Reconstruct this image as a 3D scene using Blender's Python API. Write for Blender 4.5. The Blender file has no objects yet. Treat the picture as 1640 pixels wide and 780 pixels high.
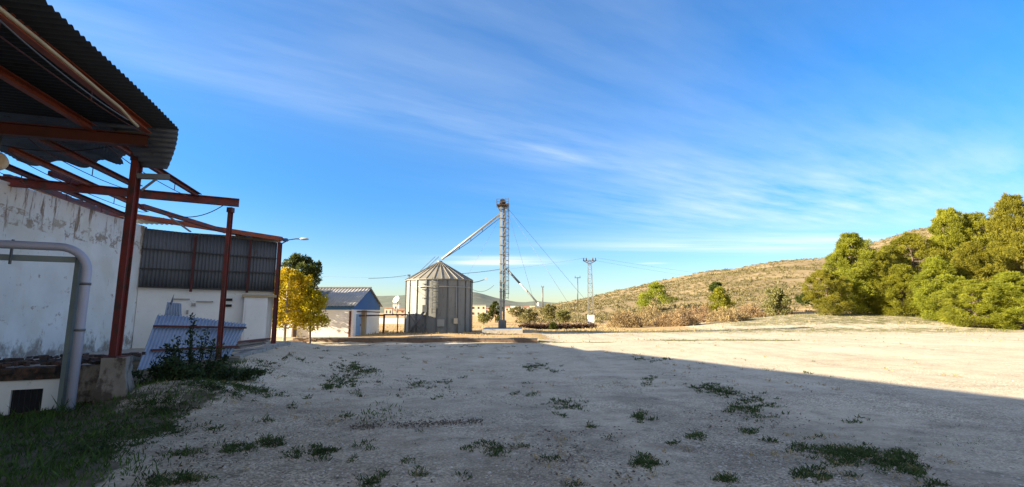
import bpy, bmesh, math, random
from mathutils import Vector, Matrix, noise

R = math.radians
SKY_STR, SKY_SAT, SKY_TINT = .058, 1.46, (.88, 1.0, 1.18)
CLOUD, FILL_CLOUD, EXPO = (4.7, 5.2, 5.5), (3.3, 3.3, 3.3), 2.0  # second cloud value: brightness added outside the view as shade fill
scene = bpy.context.scene
COL = scene.collection
rnd = random.Random(7)

# ------------------------------------------------------------------ camera model (metres; camera stands at the origin, 1.6 m up)
F = 770.0
PITCH = math.atan2(110.0, 770.0)
CS, SN = math.cos(PITCH), math.sin(PITCH)
CAMZ = 1.6

def ray(u, v):
    xc = (u - 820) / F
    zc = -(v - 390) / F
    return Vector((xc, CS - SN * zc, SN + CS * zc))

def pd(u, v, D):
    r = ray(u, v); t = D / r.y
    return Vector((r.x * t, D, CAMZ + r.z * t))

def pz(u, v, z):
    r = ray(u, v); t = (z - CAMZ) / r.z
    return Vector((r.x * t, r.y * t, z))

def sstep(a, b, x):
    if a == b: return 0.0 if x < a else 1.0
    t = max(0.0, min(1.0, (x - a) / (b - a)))
    return t * t * (3 - 2 * t)

def lerp_table(tab, x):
    if x <= tab[0][0]: return tab[0][1]
    for (x0, y0), (x1, y1) in zip(tab, tab[1:]):
        if x <= x1:
            t = (x - x0) / (x1 - x0)
            return y0 + (y1 - y0) * t
    return tab[-1][1]

# ------------------------------------------------------------------ mesh builder
class MB:
    def __init__(s): s.v = []; s.f = []; s.sm = []
    def add(s, verts, faces, smooth=False):
        o = len(s.v); s.v += [Vector(p) for p in verts]
        for f in faces:
            s.f.append(tuple(i + o for i in f)); s.sm.append(smooth)
        return s
    def box(s, c, size, rot=None):
        c = Vector(c); hx, hy, hz = [k / 2 for k in size]
        vs = [Vector((x, y, z)) for x in (-hx, hx) for y in (-hy, hy) for z in (-hz, hz)]
        if rot is not None: vs = [rot @ p for p in vs]
        return s.add([p + c for p in vs], [(0,1,3,2),(4,6,7,5),(0,4,5,1),(2,3,7,6),(0,2,6,4),(1,5,7,3)])
    def beam(s, p0, p1, w, h, up=(0,0,1), profile='box'):
        p0, p1 = Vector(p0), Vector(p1)
        d = (p1 - p0).normalized(); up = Vector(up)
        if abs(d.dot(up)) > .98: up = Vector((0,1,0))
        x = d.cross(up).normalized(); y = x.cross(d).normalized()
        if profile == 'box':
            pr = [(-w/2,-h/2),(w/2,-h/2),(w/2,h/2),(-w/2,h/2)]
        elif profile == 'I':
            t = h * .09; q = w * .08
            pr = [(-w/2,-h/2),(w/2,-h/2),(w/2,-h/2+t),(q,-h/2+t),(q,h/2-t),(w/2,h/2-t),(w/2,h/2),(-w/2,h/2),(-w/2,h/2-t),(-q,h/2-t),(-q,-h/2+t),(-w/2,-h/2+t)]
        else:
            t = h * .12
            pr = [(-w/2,-h/2),(w/2,-h/2),(w/2,-h/2+t),(-w/2+t,-h/2+t),(-w/2+t,h/2-t),(w/2,h/2-t),(w/2,h/2),(-w/2,h/2)]
        n = len(pr)
        vs = [p0 + x*a + y*b for a, b in pr] + [p1 + x*a + y*b for a, b in pr]
        fs = [(i, (i+1) % n, n + (i+1) % n, n + i) for i in range(n)]
        fs.append(tuple(range(n-1, -1, -1))); fs.append(tuple(range(n, 2*n)))
        return s.add(vs, fs)
    def tube(s, pts, r, n=8, cap=True):
        pts = [Vector(p) for p in pts]
        rs = r if isinstance(r, (list, tuple)) else [r] * len(pts)
        base = len(s.v); prev = None
        vs = []
        for i, p in enumerate(pts):
            d = (pts[min(i+1, len(pts)-1)] - pts[max(i-1, 0)])
            d = d.normalized() if d.length > 1e-9 else Vector((0,0,1))
            if prev is None:
                x = d.cross(Vector((0,0,1)))
                if x.length < 1e-3: x = d.cross(Vector((0,1,0)))
                x.normalize()
            else:
                x = prev - d * prev.dot(d)
                if x.length < 1e-6: x = d.orthogonal()
                x.normalize()
            prev = x; y = d.cross(x)
            for k in range(n):
                a = 2*math.pi*k/n
                vs.append(p + (x*math.cos(a) + y*math.sin(a)) * rs[i])
        fs = []
        for i in range(len(pts)-1):
            for k in range(n):
                fs.append((i*n+k, i*n+(k+1) % n, (i+1)*n+(k+1) % n, (i+1)*n+k))
        s.add(vs, fs, True)
        if cap:
            s.f.append(tuple(base+k for k in range(n-1, -1, -1))); s.sm.append(False)
            e = base + (len(pts)-1)*n
            s.f.append(tuple(e+k for k in range(n))); s.sm.append(False)
        return s
    def lathe(s, c, prof, n=24, smooth=True):
        c = Vector(c); vs = []
        for r, z in prof:
            for k in range(n):
                a = 2*math.pi*k/n
                vs.append(c + Vector((r*math.cos(a), r*math.sin(a), z)))
        fs = []
        for i in range(len(prof)-1):
            for k in range(n):
                fs.append((i*n+k, i*n+(k+1) % n, (i+1)*n+(k+1) % n, (i+1)*n+k))
        return s.add(vs, fs, smooth)
    def prism(s, poly, z0, z1):
        n = len(poly)
        g = lambda q, z: z(q) if callable(z) else z
        vs = [Vector((p[0], p[1], g(p, z0))) for p in poly] + [Vector((p[0], p[1], g(p, z1))) for p in poly]
        fs = [(i, (i+1) % n, n+(i+1) % n, n+i) for i in range(n)]
        fs += [tuple(range(n-1, -1, -1)), tuple(range(n, 2*n))]
        return s.add(vs, fs)
    def corrug(s, A, B, Cc, D, waves, amp, per=6, nv=6, warp=None):
        """corrugated sheet: corners A(u0v0) B(u1v0) C(u1v1) D(u0v1); waves run across u, ridges along v"""
        A, B, Cc, D = map(Vector, (A, B, Cc, D))
        nu = max(2, int(waves*per)); nrm = (B-A).cross(D-A).normalized()
        vs = []
        for j in range(nv+1):
            t = j/nv
            for i in range(nu+1):
                q = i/nu
                p = (A*(1-q)+B*q)*(1-t) + (D*(1-q)+Cc*q)*t
                p = p + nrm*amp*math.sin(2*math.pi*waves*q)
                if warp: p = p + warp(q, t)
                vs.append(p)
        fs = [(j*(nu+1)+i, j*(nu+1)+i+1, (j+1)*(nu+1)+i+1, (j+1)*(nu+1)+i) for j in range(nv) for i in range(nu)]
        return s.add(vs, fs, True)
    def mesh(s, name, off=Vector((0,0,0))):
        m = bpy.data.meshes.new(name)
        m.from_pydata([tuple(p - off) for p in s.v], [], s.f)
        m.polygons.foreach_set('use_smooth', s.sm)
        m.update()
        return m

def root_of(name, loc, label, cat, group=None, kind=None):
    o = bpy.data.objects.new(name, None); COL.objects.link(o)
    o.location = Vector(loc); o.empty_display_size = .2
    o['label'] = label; o['category'] = cat
    if group: o['group'] = group
    if kind: o['kind'] = kind
    return o

def base_loc(o):
    while o.parent: o = o.parent
    return Vector(o.location)

def part(name, mb, mat, parent, label=None, solid=0, kind=None, recalc=True):
    me = mb.mesh(name, base_loc(parent))
    if recalc: fix(me)
    me.materials.append(mat)
    o = bpy.data.objects.new(name, me); COL.objects.link(o); o.parent = parent
    if label: o['label'] = label
    if kind: o['kind'] = kind
    if solid:
        md = o.modifiers.new('thickness', 'SOLIDIFY'); md.thickness = solid; md.offset = 0
    return o

def fix(me):
    bm = bmesh.new(); bm.from_mesh(me); bmesh.ops.recalc_face_normals(bm, faces=bm.faces); bm.to_mesh(me); bm.free()

def single(name, mb, mat, loc, label, cat, group=None, kind=None, solid=0, recalc=True):
    me = mb.mesh(name, Vector(loc))
    if recalc: fix(me)
    me.materials.append(mat)
    o = bpy.data.objects.new(name, me); COL.objects.link(o); o.location = Vector(loc)
    o['label'] = label; o['category'] = cat
    if group: o['group'] = group
    if kind: o['kind'] = kind
    if solid:
        md = o.modifiers.new('thickness', 'SOLIDIFY'); md.thickness = solid; md.offset = 0
    return o

def structure(name, mb, mat, smooth=True, label=None):
    me = mb.mesh(name); me.materials.append(mat)
    o = bpy.data.objects.new(name, me); COL.objects.link(o)
    o['kind'] = 'structure'; o['label'] = label or name; o['category'] = name.replace('_', ' ')
    return o

# ------------------------------------------------------------------ materials
def new_mat(name):
    m = bpy.data.materials.new(name); m.use_nodes = True
    nt = m.node_tree; b = nt.nodes['Principled BSDF']
    return m, nt, b

def N(nt, t, **kw):
    n = nt.nodes.new(t)
    for k, v in kw.items(): setattr(n, k, v)
    return n

def ramp(nt, fac, stops):
    r = N(nt, 'ShaderNodeValToRGB')
    el = r.color_ramp.elements
    while len(el) > 1: el.remove(el[-1])
    el[0].position = stops[0][0]; el[0].color = (*stops[0][1], 1) if len(stops[0][1]) == 3 else stops[0][1]
    for p, c in stops[1:]:
        e = el.new(p); e.color = (*c, 1)
    nt.links.new(fac, r.inputs[0])
    return r.outputs[0]

def noise_tex(nt, vec, scale, detail=4, rough=.55):
    n = N(nt, 'ShaderNodeTexNoise'); n.inputs['Scale'].default_value = scale
    n.inputs['Detail'].default_value = detail; n.inputs['Roughness'].default_value = rough
    if vec is not None: nt.links.new(vec, n.inputs['Vector'])
    return n.outputs['Fac']

def mixc(nt, fac, a, b, mode='MIX'):
    m = N(nt, 'ShaderNodeMix', data_type='RGBA', blend_type=mode)
    for sock, val in ((m.inputs[0], fac), (m.inputs[6], a), (m.inputs[7], b)):
        if isinstance(val, (int, float)): sock.default_value = val
        elif isinstance(val, tuple): sock.default_value = (*val, 1) if len(val) == 3 else val
        else: nt.links.new(val, sock)
    return m.outputs[2]

def mth(nt, op, a, b=None, c=None):
    m = N(nt, 'ShaderNodeMath', operation=op)
    for i, val in enumerate((a, b, c)):
        if val is None: continue
        if isinstance(val, (int, float)): m.inputs[i].default_value = val
        else: nt.links.new(val, m.inputs[i])
    return m.outputs[0]

def vmap(nt, vec, sc=(1,1,1), rot=(0,0,0), loc=(0,0,0)):
    m = N(nt, 'ShaderNodeMapping'); m.inputs['Scale'].default_value = sc
    m.inputs['Rotation'].default_value = rot; m.inputs['Location'].default_value = loc
    nt.links.new(vec, m.inputs['Vector']); return m.outputs[0]

def geo_pos(nt):
    return N(nt, 'ShaderNodeNewGeometry').outputs['Position']

def bump(nt, b, h, strength=.3, dist=.02):
    n = N(nt, 'ShaderNodeBump'); n.inputs['Strength'].default_value = strength; n.inputs['Distance'].default_value = dist
    nt.links.new(h, n.inputs['Height']); nt.links.new(n.outputs[0], b.inputs['Normal'])

def weathered(name, c1, c2, scale=3, rough=.7, metal=0, bmp=.15, c3=None, th3=.62, stretch=(1,1,1), s3=6):
    m, nt, b = new_mat(name)
    p = geo_pos(nt); pv = vmap(nt, p, stretch)
    n1 = noise_tex(nt, pv, scale, 6, .6)
    col = ramp(nt, n1, [(.32, c1), (.68, c2)])
    if c3:
        n3 = noise_tex(nt, pv, s3, 8, .7)
        k = ramp(nt, n3, [(th3-.05, (0,0,0)), (th3+.06, (1,1,1))])
        col = mixc(nt, k, col, c3)
    nt.links.new(col, b.inputs['Base Color'])
    b.inputs['Roughness'].default_value = rough; b.inputs['Metallic'].default_value = metal
    if bmp: bump(nt, b, noise_tex(nt, pv, scale*8, 5, .6), bmp, .01)
    return m

def foliage(name, dark, light, tip=None, scale=.7, trans=.35):
    m, nt, b = new_mat(name)
    p = geo_pos(nt)
    n = noise_tex(nt, p, scale, 3, .6)
    n2 = noise_tex(nt, p, scale*7, 2, .5)
    f = mth(nt, 'ADD', mth(nt, 'MULTIPLY', n, .55), mth(nt, 'MULTIPLY', n2, .45))
    st = [(.36, dark), (.56, light)]
    if tip: st.append((.68, tip))
    col = ramp(nt, f, st)
    oi = N(nt, 'ShaderNodeObjectInfo')
    hs = N(nt, 'ShaderNodeHueSaturation')
    nt.links.new(col, hs.inputs['Color'])
    nt.links.new(mth(nt, 'MULTIPLY_ADD', oi.outputs['Random'], .24, .93), hs.inputs['Value'])
    nt.links.new(mth(nt, 'MULTIPLY_ADD', oi.outputs['Random'], .03, .485), hs.inputs['Hue'])
    col = hs.outputs[0]
    nt.links.new(col, b.inputs['Base Color']); b.inputs['Roughness'].default_value = .65
    b.inputs['Specular IOR Level'].default_value = .2
    tr = N(nt, 'ShaderNodeBsdfTranslucent'); nt.links.new(col, tr.inputs['Color'])
    mx = N(nt, 'ShaderNodeMixShader'); mx.inputs[0].default_value = trans
    nt.links.new(b.outputs[0], mx.inputs[1]); nt.links.new(tr.outputs[0], mx.inputs[2])
    nt.links.new(mx.outputs[0], nt.nodes['Material Output'].inputs['Surface'])
    return m

M = {}
M['red'] = weathered('red_oxide_paint', (.20,.030,.022), (.11,.020,.017), 3, .7, 0, .2, (.06,.034,.026), .54, (1,1,.5), 5)
M['orange'] = weathered('rusty_orange_primer', (.30,.062,.02), (.19,.036,.016), 2.5, .6, 0, .1, (.08,.03,.015), .62)
M['darkred'] = weathered('dark_oxide_paint', (.10,.02,.015), (.06,.016,.013), 2, .65, 0, .1)
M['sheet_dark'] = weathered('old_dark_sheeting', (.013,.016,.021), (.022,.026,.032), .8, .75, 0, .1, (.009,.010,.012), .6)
M['sheet_mid'] = weathered('weathered_blue_grey_sheeting', (.085,.105,.14), (.12,.145,.185), 1.2, .7, 0, .1, (.035,.037,.042), .62)
M['clad'] = weathered('grey_cladding_sheet', (.075,.082,.097), (.115,.122,.14), .9, .6, .2, .1, (.06,.05,.045), .63, (1,1,.25))
M['panel'] = weathered('pale_blue_grey_sheet', (.22,.29,.41), (.28,.35,.47), 1.3, .5, .25, .05, (.22,.24,.27), .66)
M['galv'] = weathered('galvanised_steel', (.25,.25,.235), (.195,.195,.19), 1.1, .6, .15, .05, (.13,.115,.095), .62, (1,1,.3))
M['galv_light'] = weathered('bright_galvanised_steel', (.42,.41,.37), (.33,.325,.30), 1.5, .5, .3, .04)
M['galv_dark'] = weathered('dull_zinc', (.16,.165,.17), (.11,.115,.12), 2, .55, .4, .05)
M['silo_roof'] = weathered('silo_roof_zinc', (.25,.23,.195), (.20,.185,.155), 1.4, .6, .2, .05, (.26,.17,.10), .64)
M['black'] = weathered('dark_cable', (.02,.02,.022), (.03,.03,.033), 3, .6, 0, 0)
M['cream_hose'] = weathered('cream_plastic_conduit', (.50,.40,.24), (.38,.29,.17), 3, .6, 0, .05)
M['pvc'] = weathered('lilac_grey_pvc', (.44,.45,.56), (.37,.39,.49), 2, .4, 0, .02, (.25,.25,.28), .7)
M['greengrey'] = weathered('grey_green_paint', (.20,.25,.25), (.15,.19,.20), 2, .55, 0, .05, (.1,.09,.08), .68)
M['concrete'] = weathered('stained_concrete', (.36,.34,.31), (.25,.235,.21), 1.6, .9, 0, .3, (.12,.10,.085), .58)
M['stained'] = weathered('damp_stained_concrete', (.30,.265,.22), (.17,.14,.115), 2.2, .95, 0, .5, (.08,.06,.048), .52, (1,1,.6), 4)
M['pale_concrete'] = weathered('pale_concrete', (.46,.44,.41), (.36,.345,.32), 1.2, .9, 0, .3, (.2,.185,.16), .62)
M['brick'] = weathered('crumbling_brick', (.12,.062,.043), (.065,.043,.034), 5, .95, 0, .8, (.028,.023,.02), .5)
M['wood'] = weathered('grey_timber', (.24,.19,.15), (.15,.12,.10), 3, .85, 0, .3)
M['void'] = weathered('unlit_interior', (.012,.013,.015), (.02,.02,.022), 3, .9, 0, 0)
M['ledge'] = weathered('rusty_brown_blockwork', (.26,.165,.11), (.16,.10,.07), 1.2, .9, 0, .5, (.09,.07,.055), .58)
M['blue_sheet'] = weathered('blue_sheeting', (.035,.13,.33), (.03,.11,.28), 1, .85, 0, .05)
M['blue_door'] = weathered('light_blue_paint', (.20,.35,.55), (.16,.29,.47), 2, .5, 0, .05)
M['grey_roof'] = weathered('grey_fibre_cement', (.42,.40,.38), (.33,.32,.31), .8, .9, 0, .15, (.2,.2,.2), .66)
M['ochre'] = weathered('ochre_plaster', (.42,.32,.19), (.36,.27,.16), 2, .9)
M['white_plaster'] = weathered('white_plaster', (.80,.79,.77), (.70,.69,.67), 1, .9, 0, .1, (.42,.39,.35), .66)
M['cream_plaster'] = weathered('cream_plaster', (.74,.62,.46), (.68,.56,.40), .3, .9, 0, 0)
M['pink_plaster'] = weathered('salmon_plaster', (.70,.48,.33), (.62,.42,.28), .3, .9, 0, 0)
M['tile'] = weathered('clay_tile', (.36,.16,.09), (.28,.12,.07), .5, .9, 0, .1)
M['win'] = weathered('dark_window_glass', (.05,.06,.08), (.08,.09,.11), 1, .2, 0, 0)
M['bark'] = weathered('pine_bark', (.16,.115,.085), (.09,.065,.05), 4, .95, 0, .5)
M['bark_pale'] = weathered('pale_bark', (.34,.29,.23), (.24,.20,.16), 6, .9, 0, .4)
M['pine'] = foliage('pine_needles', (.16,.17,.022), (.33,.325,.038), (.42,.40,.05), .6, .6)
M['pine_dark'] = foliage('dark_pine_needles', (.040,.052,.015), (.080,.100,.022), (.12,.135,.03), .5)  # deep green is the needles' own colour on the darker trees
M['yellow'] = foliage('autumn_leaves', (.26,.22,.016), (.55,.43,.02), (.66,.51,.03), 1.0, .35)
M['verge'] = foliage('dry_green_verge', (.13,.13,.035), (.22,.21,.06), (.30,.26,.10), .8)
M['olive'] = foliage('olive_scrub', (.13,.13,.05), (.23,.215,.08), None, .6)
M['weed'] = foliage('weed_leaves', (.020,.036,.016), (.042,.068,.026), (.06,.09,.035), 2.5)
M['grass'] = foliage('green_grass', (.020,.032,.008), (.075,.125,.024), (.14,.17,.045), 1.6)
M['tuft'] = foliage('sparse_yard_weeds', (.030,.045,.016), (.065,.095,.028), (.20,.16,.075), 1.6)
M['dry'] = foliage('dry_brush', (.19,.125,.065), (.31,.215,.115), (.38,.28,.15), .5, .25)
M['scrub'] = foliage('hillside_scrub_leaves', (.11,.10,.045), (.20,.165,.075), (.27,.215,.11), .09, .25)
M['drygrass'] = foliage('straw_grass', (.30,.225,.10), (.42,.33,.16), (.47,.39,.20), .3, .3)
M['hedge'] = foliage('dark_dry_hedge', (.05,.03,.02), (.09,.055,.035), None, .8, .15)
M['lamp'] = weathered('pale_lamp_housing', (.62,.62,.60), (.52,.52,.5), 3, .4, .2, 0)
M['litter'] = weathered('dark_leaf_litter', (.08,.066,.055), (.15,.125,.10), 9, .95, 0, 0)
M['pebble'] = weathered('limestone_chips', (.50,.47,.43), (.30,.28,.26), 9, .9, 0, 0)

# weathered whitewashed wall: streaks below the coping, damp at the foot
def wall_mat():
    m, nt, b = new_mat('stained_white_render')
    p = geo_pos(nt)
    sep = N(nt, 'ShaderNodeSeparateXYZ'); nt.links.new(p, sep.inputs[0]); z = sep.outputs['Z']
    base = ramp(nt, noise_tex(nt, p, .9, 5, .6), [(.3, (.66,.645,.60)), (.7, (.80,.785,.745))])
    st = vmap(nt, p, (1.6, 1.6, .32))
    n = noise_tex(nt, st, 2.2, 8, .72)
    top = N(nt, 'ShaderNodeMapRange'); nt.links.new(z, top.inputs[0]); top.inputs[1].default_value = 3.0; top.inputs[2].default_value = 4.5
    k = mth(nt, 'ADD', n, mth(nt, 'MULTIPLY', top.outputs[0], .13))
    m1 = ramp(nt, k, [(.63, (0,0,0)), (.70, (.9,.9,.9))])
    col = mixc(nt, m1, base, (.20,.115,.06))
    foot = N(nt, 'ShaderNodeMapRange'); nt.links.new(z, foot.inputs[0]); foot.inputs[1].default_value = 1.25; foot.inputs[2].default_value = .6
    k2 = mth(nt, 'ADD', noise_tex(nt, vmap(nt, p, (1,1,.8), loc=(5,2,1)), 2.6, 8, .7), mth(nt, 'MULTIPLY', foot.outputs[0], .22))
    m2 = ramp(nt, k2, [(.62, (0,0,0)), (.76, (.8,.8,.8))])
    col = mixc(nt, m2, col, (.16,.12,.085))
    bz = N(nt, 'ShaderNodeMath', operation='COMPARE'); nt.links.new(z, bz.inputs[0]); bz.inputs[1].default_value = 3.72; bz.inputs[2].default_value = .20
    k4 = mth(nt, 'ADD', noise_tex(nt, vmap(nt, p, (1,1,1.4), loc=(2,7,4)), 3.2, 9, .75), mth(nt, 'MULTIPLY', bz.outputs[0], .10))
    m4 = ramp(nt, k4, [(.60, (0,0,0)), (.66, (.8,.8,.8))])
    col = mixc(nt, m4, col, (.27,.19,.12))
    k3 = ramp(nt, noise_tex(nt, vmap(nt, p, (.8,.8,.8), loc=(9,9,9)), 1.5, 4, .5), [(.5, (0,0,0)), (.62, (.35,.35,.35))])
    col = mixc(nt, k3, col, (.62,.55,.42))
    nt.links.new(col, b.inputs['Base Color']); b.inputs['Roughness'].default_value = .9
    bump(nt, b, noise_tex(nt, p, 14, 6, .6), .25, .01)
    return m
M['wall'] = wall_mat()

def ground_mat():
    m, nt, b = new_mat('yard_and_fields')
    p = geo_pos(nt)
    at = N(nt, 'ShaderNodeAttribute', attribute_name='zone')
    sp = N(nt, 'ShaderNodeSeparateColor'); nt.links.new(at.outputs['Color'], sp.inputs[0])
    field, green, hill = sp.outputs
    # gravelled yard
    big = noise_tex(nt, p, .22, 5, .6); med = noise_tex(nt, p, 1.6, 6, .65)
    yard = ramp(nt, mth(nt, 'ADD', mth(nt, 'MULTIPLY', big, .5), mth(nt, 'MULTIPLY', med, .5)),
                [(.34, (.39,.33,.245)), (.47, (.49,.42,.32)), (.62, (.56,.485,.38))])
    dirt = ramp(nt, noise_tex(nt, vmap(nt, p, (.8,1.3,1), loc=(3,1,0)), .55, 8, .72), [(.49, (0,0,0)), (.66, (.85,.85,.85))])
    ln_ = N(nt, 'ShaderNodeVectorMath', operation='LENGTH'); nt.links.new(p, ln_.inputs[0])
    near_fade = N(nt, 'ShaderNodeMapRange'); nt.links.new(ln_.outputs['Value'], near_fade.inputs[0])
    near_fade.inputs[1].default_value = 3; near_fade.inputs[2].default_value = 16; near_fade.inputs[3].default_value = 1; near_fade.inputs[4].default_value = .22
    yard = mixc(nt, mth(nt, 'MULTIPLY', dirt, near_fade.outputs[0]), yard, (.19,.15,.115))
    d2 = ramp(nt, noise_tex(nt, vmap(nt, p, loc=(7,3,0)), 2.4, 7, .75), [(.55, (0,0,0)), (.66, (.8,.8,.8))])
    yard = mixc(nt, mth(nt, 'MULTIPLY', d2, near_fade.outputs[0]), yard, (.15,.13,.10))
    vor = N(nt, 'ShaderNodeTexVoronoi'); vor.inputs['Scale'].default_value = 55; nt.links.new(p, vor.inputs['Vector'])
    speck = N(nt, 'ShaderNodeSeparateColor'); nt.links.new(vor.outputs['Color'], speck.inputs[0])
    sv = ramp(nt, speck.outputs[0], [(0, (.42,.42,.42)), (.6, (.95,.95,.95)), (1, (1.5,1.48,1.45))])
    loose = ramp(nt, noise_tex(nt, p, .5, 4, .6), [(.38, (.25,.25,.25)), (.6, (1,1,1))])
    yard = mixc(nt, loose, yard, mixc(nt, 1.0, yard, sv, 'MULTIPLY'))
    # soil darker towards the camera, the yard's shade partly deepened in the colour
    soil = ramp(nt, mth(nt, 'ADD', near_fade.outputs[0], mth(nt, 'MULTIPLY', mth(nt, 'SUBTRACT', noise_tex(nt, p, .45, 6, .65), .5), 1.5)), [(.45, (0,0,0)), (1.0, (.8,.8,.8))])
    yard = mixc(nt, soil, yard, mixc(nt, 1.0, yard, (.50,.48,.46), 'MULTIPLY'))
    # faint wheel tracks running out of the yard
    tv = vmap(nt, p, (1.0,.045,1), (0,0,R(-24)))
    tk_ = ramp(nt, noise_tex(nt, tv, .9, 4, .5), [(.40, (.80,.79,.78)), (.5, (1,1,1)), (.62, (1.07,1.06,1.05))])
    yard = mixc(nt, .45, yard, mixc(nt, 1.0, yard, tk_, 'MULTIPLY'))
    # dry field
    fld = ramp(nt, noise_tex(nt, vmap(nt, p, (.25,1,1)), .35, 6, .65), [(.3, (.30,.19,.09)), (.5, (.42,.28,.14)), (.7, (.48,.36,.20))])
    # hill soil
    hl = ramp(nt, noise_tex(nt, vmap(nt, p, (.3,.3,1.6)), .16, 7, .7), [(.3, (.16,.115,.06)), (.5, (.235,.175,.095)), (.63, (.31,.23,.13)), (.76, (.44,.34,.22))])
    gr = ramp(nt, noise_tex(nt, p, .9, 5, .6), [(.3, (.085,.085,.035)), (.7, (.20,.175,.08))])
    sx_ = N(nt, 'ShaderNodeSeparateXYZ'); nt.links.new(p, sx_.inputs[0])
    gr = mixc(nt, mth(nt, 'LESS_THAN', sx_.outputs['X'], -1.0), gr, ramp(nt, noise_tex(nt, p, 3.0, 6, .7), [(.35, (.055,.055,.03)), (.7, (.17,.14,.10))]))
    def soft(mask, sc, sh=.5, k=.5):
        a = mth(nt, 'ADD', mask, mth(nt, 'MULTIPLY', mth(nt, 'SUBTRACT', noise_tex(nt, p, sc, 6, .65), .5), 1.1))
        return ramp(nt, a, [(.42, (0,0,0)), (.6, (1,1,1))])
    col = mixc(nt, soft(field, .5), yard, fld)
    col = mixc(nt, soft(hill, .25), col, hl)
    gmask = mth(nt, 'ADD', green, mth(nt, 'MULTIPLY', mth(nt, 'SUBTRACT', noise_tex(nt, p, 5.5, 6, .75), .5), 1.0))
    col = mixc(nt, soft(gmask, 1.1), col, gr)
    nt.links.new(col, b.inputs['Base Color']); b.inputs['Roughness'].default_value = .95
    b.inputs['Specular IOR Level'].default_value = .15
    h = mth(nt, 'ADD', mth(nt, 'MULTIPLY', vor.outputs['Distance'], .5), noise_tex(nt, p, 16, 8, .7))
    bump(nt, b, h, .26, .012)
    return m
M['ground'] = ground_mat()
M['hills'] = weathered('distant_wooded_hills', (.075,.095,.075), (.13,.135,.095), .02, .95, 0, 0, (.20,.17,.12), .6, (1,1,2), .03)

# ------------------------------------------------------------------ terrain
RIDGE = [(760,.0), (800,.008), (870,.017), (950,.038), (1030,.064), (1130,.0875), (1230,.103), (1330,.1135), (1400,.143), (1480,.174), (1560,.195), (1640,.205), (2200,.22)]
def xrow(y): return -6.6 - .24*(y - 8.2)
def height(x, y):
    D = max(y, .01); ue = 820 + 777*x/D if y > 3 else (2200 if x > 0 else -600)
    rr = math.hypot(x, y)
    z = 0.0
    if y > 3:
        # yard edge by the loading dock rises
        d = x - xrow(y)
        if y < 24: z += .42*(1 - sstep(0, 3.2, d))*sstep(7.4, 12.5, y)*(1 - sstep(20, 24, y))
        # ground behind the low kerb wall
        lz = sstep(25.9, 26.25, y)*(1 - sstep(1.2, 2.8, x))
        z += .13*lz*(1 - sstep(55, 80, y))
        # low heap of sandy earth before the silo
        z += .16*math.exp(-((x+4.2)/3.2)**2 - ((y-30)/2.2)**2)
        # rise towards the pines
        z += 1.45*sstep(37, 60, y)*sstep(1000, 1340, ue)*(1 - .45*sstep(1480, 1640, ue))
        # hill
        s = lerp_table(RIDGE, ue)
        if s > 0 and rr > 62:
            Dr = 230.0; f = (D - 62)/(Dr - 62)
            if f > 0:
                g = f if f < .85 else (.85 + .15*math.sin(min((f-.85)/.15, 1)*math.pi/2)*.8 if f < 1.2 else .97 - (f-1.2)*.25)
                n = noise.noise(Vector((x*.035, y*.035, 0)))*.9 + noise.noise(Vector((x*.11, y*.11, 3)))*.4
                z += s*Dr*max(g, -.1) + n*min(f*4, 1)*1.0*min(s/.06, 1)
    z += .34*math.exp(-((x+5.9)/1.25)**2 - ((y-8.7)/1.1)**2)
    z += .035*noise.noise(Vector((x*.35, y*.35, 1))) * (1 if rr > 2 else .3)
    z += .012*noise.noise(Vector((x*1.4, y*1.4, 5)))
    return z

def in_green(x, y):
    if y <= .5: return 0
    D = y; ue = 820 + 777*x/D
    g = 0.0
    # bank on the left
    d = x - xrow(y)
    lim = 1.25 + .3*math.sin(y*1.3) - .10*(y-8)
    if 1.5 < y < 14: g = max(g, .95*(1 - sstep(lim-1.0, lim+.9, d + 1.3*noise.noise(Vector((x*.9, y*.9, 17))))) if x < -2.6 else 0)
    # green streaks in the sunlit part
    if 860 < ue:
        g = max(g, .80*math.exp(-((y-28.2)/1.1)**2)*sstep(980,1080,ue)*(1-sstep(1240,1320,ue)))
        g = max(g, .55*math.exp(-((y-41)/5)**2)); g = max(g, .7*math.exp(-((y-26.2)/.6)**2)*(1-sstep(960,1040,ue)))
        g = max(g, .56*sstep(43, 47, y)*(1-sstep(60, 66, y))*sstep(1080, 1200, ue))
    if ue < 900 and 26 < y < 33: g = max(g, .3*sstep(800,860,ue))
    return g

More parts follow.
